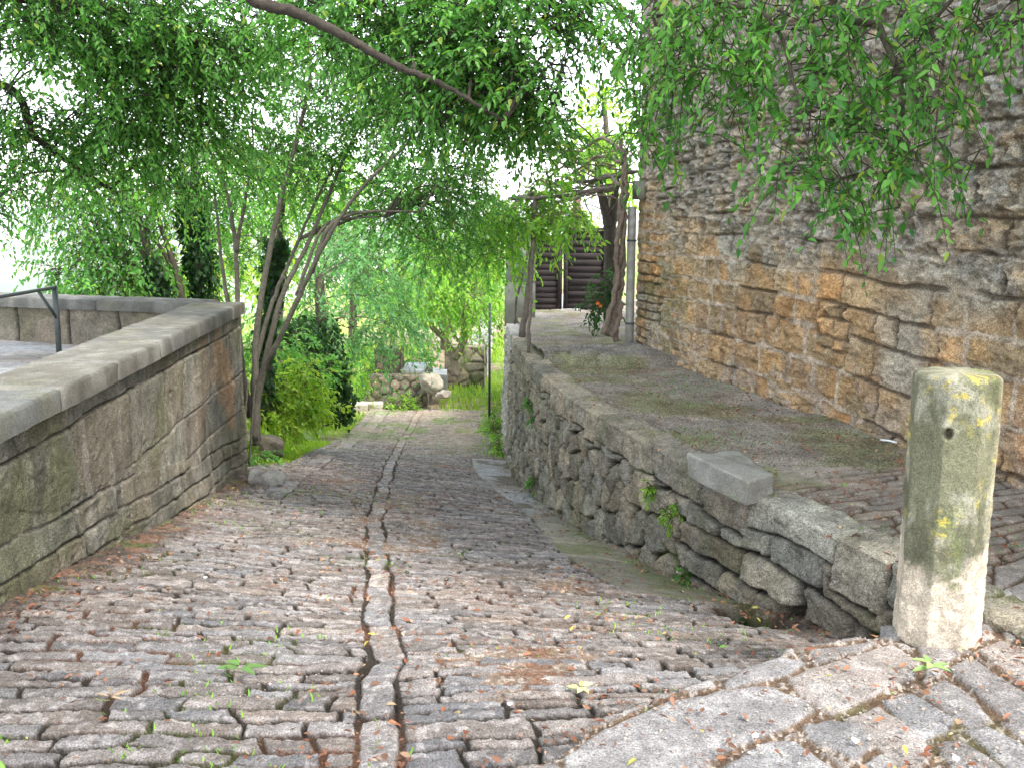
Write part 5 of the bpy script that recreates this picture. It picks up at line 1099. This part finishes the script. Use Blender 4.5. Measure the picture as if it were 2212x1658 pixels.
def scatter_z(X, Y):
    """height of whatever surface lies at X, Y near the lane"""
    sx = np.interp(X, STEP[:, 0], STEP[:, 1]); plat = ((X > STEP[0, 0]) & (Y < sx)) | ((X > XR(Y)-.0) & (Y > 3.2))
    return np.where(plat, zterr(Y)+.012, zbase(X, Y)+.027)
def blades(name, label, areas, seed, h, pal, spread=.5):
    rg = np.random.default_rng(seed); VV, FF, CC = [], [], []; n0 = 0
    for (fx, n, hh) in areas:
        P = fx(rg, n); n = len(P); a = rg.random(n)*2*math.pi; A = np.stack([np.cos(a)*spread, np.sin(a)*spread, np.ones(n)], -1)+.2*rg.normal(size=(n, 3))
        N = np.stack([np.cos(a), np.sin(a), -np.ones(n)*.3], -1); L = hh*rg.uniform(.5, 1.3, n)
        V, Fq, c = leaf_geo(P, A, N, L, L*.14+.004, palette(n, *PAL[pal], rg)); VV.append(V); FF.append(Fq+n0); CC.append(c); n0 += len(V)
    o = link(name, np_mesh(name, np.concatenate(VV), np.concatenate(FF), np.concatenate(CC), smooth=False), M_GRASS); return tag(o, label, None, None, 'stuff')
def ar(x0, x1, y0, y1, thr=-.2, sc=1.5):
    def f(rg, n):
        X = rg.uniform(x0, x1, n); Y = rg.uniform(y0, y1, n); k = fbm(X*sc, Y*sc, 505, 2) > thr; X, Y = X[k], Y[k]
        return np.stack([X, Y, np.where((X < Xcurb(Y)-.2) | (Y > 16), hill(X, Y)+.03, zbase(X, Y)+.02)], -1)
    return f
def bank(rg, n):
    Y = rg.uniform(11.2, 15.6, n); X = Xcurb(Y)-.32-rg.random(n)**1.3*1.5; k = fbm(X*1.5, Y*1.5, 506, 2) > -.5; X, Y = X[k], Y[k]
    return np.stack([X, Y, hill(X, Y)+.02], -1)
def joints(rg, n):
    Y = 2.3+rg.random(n)**1.5*13; X = XL(Y)+rg.random(n)*(XR(Y)-XL(Y)); d = np.minimum(X-XL(Y), XR(Y)-X)
    k = (fbm(X*1.9+9, Y*1.9, 65, 3)+.5*ss(.5, .0, d) > .38) & (scatter_z(X, Y) < -.02); X, Y = X[k], Y[k]
    return np.stack([X, Y, zbase(X, Y)+.012], -1)
blades('grass', 'bright green grass on the bank and in the sunlit field beyond', [(bank, 16000, .08), (ar(-1.6, 6, 19, 34, -.5), 16000, .16), (ar(-9, -3, 17, 30, -.4), 9000, .2), (ar(-3.2, -.2, 16.6, 20, .15), 2500, .07)], 501, .1, 'yel')
blades('moss_and_weeds', 'small weeds and moss tufts in the joints of the lane', [(joints, 5200, .028)], 502, .03, 'lime', 1.2)
def terr(rg, n):
    Y = 4.2+rg.random(n)*11; X = XR(Y)+.15+rg.random(n)*2.2; k = fbm(X*1.3, Y*1.3, 507, 3) > .32; return np.stack([X[k], Y[k], zterr(Y[k])+.005], -1)
blades('terrace_weeds', 'low weeds scattered over the earth terrace', [(terr, 9000, .022)], 503, .03, 'mid', 1.3)

# ------------------------------------------------------------------ fallen leaves, grit and small litter
def build_litter():
    rg = np.random.default_rng(601); n = 46000
    Y = 1.9+rg.random(n)**1.6*15; X = -2.9+rg.random(n)*6.6
    ok = (X > XL(Y)+.02) & (X < 3.2+.0*Y)
    d = np.minimum(np.abs(X-XL(Y)), np.abs(XR(Y)-X)); mid = np.abs(X-Xc(Y))
    w = .10+.9*ss(.45, .0, d)+.30*ss(.2, .05, mid)+.8*ss(.25, .6, fbm(X*2.3, Y*2.3, 602, 3))+.45*((X > XR(Y)) & (Y > 4)); ok &= rg.random(n) < w*.8
    X, Y = X[ok], Y[ok]; n = len(X); Z = scatter_z(X, Y)+rg.random(n)*.012
    a = rg.random(n)*2*math.pi; A = np.stack([np.cos(a), np.sin(a), .25*rg.normal(size=n)], -1); N = unit(np.array([[0, 0, 1.]])+.35*rg.normal(size=(n, 3)))
    L = .010+.034*rg.random(n)**2.2; pc = np.array([(.20, .075, .04), (.28, .13, .07), (.14, .07, .045), (.46, .32, .20), (.36, .22, .14), (.24, .11, .07), (.40, .36, .08), (.14, .25, .05)])
    col = pc[rg.choice(len(pc), n, p=[.27, .15, .27, .04, .09, .14, .02, .02])]*(.7+.6*rg.random((n, 1)))
    V, Fq, c = leaf_geo(np.stack([X, Y, Z], -1), A, N, L, L*rg.uniform(.3, .6, n), col)
    tag(link('fallen_leaves', np_mesh('fallen_leaves', V, Fq, c, smooth=False), M_LITTER), 'dry red-brown and tan leaves scattered over the stones', None, None, 'stuff')
    # pale grit: little octahedra
    n = 9000; Y = 1.9+rg.random(n)**1.9*6; X = -1.8+rg.random(n)*5; w = .5*ss(.45, .8, fbm(X*2.1, Y*2.1, 603, 3))+.6*((X > .1) & (Y < np.interp(X, STEP[:, 0], STEP[:, 1]))); ok = (rg.random(n) < w) & (X > XL(Y)+.1); X, Y = X[ok], Y[ok]; n = len(X)
    r = rg.uniform(.0025, .0075, n); Z = scatter_z(X, Y)-.006
    O = np.array([(1, 0, 0), (0, 1, 0), (-1, 0, 0), (0, -1, 0), (0, 0, .7), (0, 0, -.7)], float); V = (np.stack([X, Y, Z], -1)[:, None, :]+O[None]*r[:, None, None]*rg.uniform(.6, 1.4, (n, 6, 1))).reshape(-1, 3)
    T = np.array([(0, 1, 4), (1, 2, 4), (2, 3, 4), (3, 0, 4), (1, 0, 5), (2, 1, 5), (3, 2, 5), (0, 3, 5)]); f = (np.arange(n)[:, None, None]*6+T[None]).reshape(-1, 3)
    col = np.repeat(np.array([.46, .39, .33])[None]*rg.uniform(.5, 1.2, (n, 1)), 6, 0)
    tag(link('gravel_grit', np_mesh('gravel_grit', V, f, col, smooth=False), M_SMOOTH), 'pale grit and tiny pebbles lying in the joints', None, None, 'stuff')
build_litter()
def sprig(name, label, x, y, leaves, col, L, z=.05, W=.32, cat='leaf'):
    p = atz(x, y, z) if x > 1300 else on_road(x, y)+np.array([0, 0, .05]); root = empty(name, p, label, cat); n = len(leaves)
    for k, (ang, off) in enumerate(leaves):
        a = math.radians(ang); A = np.array([[math.cos(a), math.sin(a), .12]]); P = np.array([p+np.array([math.cos(a)*off*.3, math.sin(a)*off, .004*k])])
        V, Fq, c = leaf_geo(P, A, np.array([[.1*k, -.2, 1.]]), np.array([L*(1-.08*k)]), np.array([L*W]), np.array([col])*(.85+.1*k)); o = link('leaf', np_mesh('leaf', V, Fq, c, smooth=False), M_LITTER, root)
    mb = MB(); mb.tube([p, p+np.array([-.03, -.01, .006]), p+np.array([-.055, .0, .01])], .0018, 5, (.25, .3, .1)); mb.build('stalk', M_BARK, root)
sprig('fallen_sprig', 'fresh green leaf sprig lying at the foot of the bollard', 2010, 1442, [(20, .01), (200, .01), (75, .02), (-40, .01), (150, .02), (235, .0)], (.20, .30, .10), .085)
sprig('fallen_sprig', 'fresh green leaf sprig lying on the cobbles at the left of the middle stones', 520, 1470, [(10, .01), (185, .01), (-35, .02), (150, .01)], (.10, .19, .05), .10)
sprig('dry_leaf_cluster', 'pale dried curled leaves in a cluster near the large rounded slab', 1255, 1515, [(80, .01), (170, .01), (-60, .0), (20, .01), (250, .02)], (.46, .40, .20), .06, W=.4)
sprig('dry_leaf_cluster', 'pale dried twiggy leaves on the cobbles at the lower left', 240, 1540, [(80, .01), (120, .03), (40, .02), (160, .01), (-20, .02)], (.36, .26, .16), .085, W=.12)
for k, (x, y, r, lab) in enumerate([(1848, 1592+5, .016, 'largest white pebble in the joint beside the big rounded slab'), (1633, 1588, .012, 'white pebble resting on the far edge of the big rounded slab'), (1100, 1545, .010, 'small white pebble on the cobbles right of the middle stones'), (2065, 1635, .013, 'white pebble among the flagstones at the lower right corner'), (445, 1262, .010, 'tiny white pebble on the cobbles near the left parapet')]):
    p = atz(x, y, .02) if x > 1300 else on_road(x, y)+np.array([0, 0, .045]); boulder('pebble', p, (r, r*.8, r*.7), (.75, .73, .70), 620+k, lab, 'pebble', 'white pebbles on the stones', lich=0)
mb = MB(); a = atz(1903, 938, .0); a[2] = zterr(a[1])+.02; b = atz(1938, 944, .0); b[2] = zterr(b[1])+.02; mb.tube([a, (a+b)/2+np.array([0, 0, .006]), b], .008, 6, (.7, .7, .7)); tag(mb.build('white_stick', M_PALE), 'short white stick lying on the terrace near the house wall', 'stick')

# ------------------------------------------------------------------ air: far valley fades to white
def build_haze():
    V, Fq = box_verts(-15500, 15500, -15000, 15500, -240, 90)
    m, nt, N, L = new_mat('haze_air'); out = N('ShaderNodeOutputMaterial'); p = N('ShaderNodeVolumePrincipled')
    p.inputs['Color'].default_value = (.90, .94, 1, 1); p.inputs['Density'].default_value = 9e-5; p.inputs['Anisotropy'].default_value = .2
    L(p.outputs[0], out.inputs['Volume']); o = link('haze', np_mesh('haze', V, Fq, None, smooth=False), m); tag(o, None, None, None, 'stuff')
build_haze()
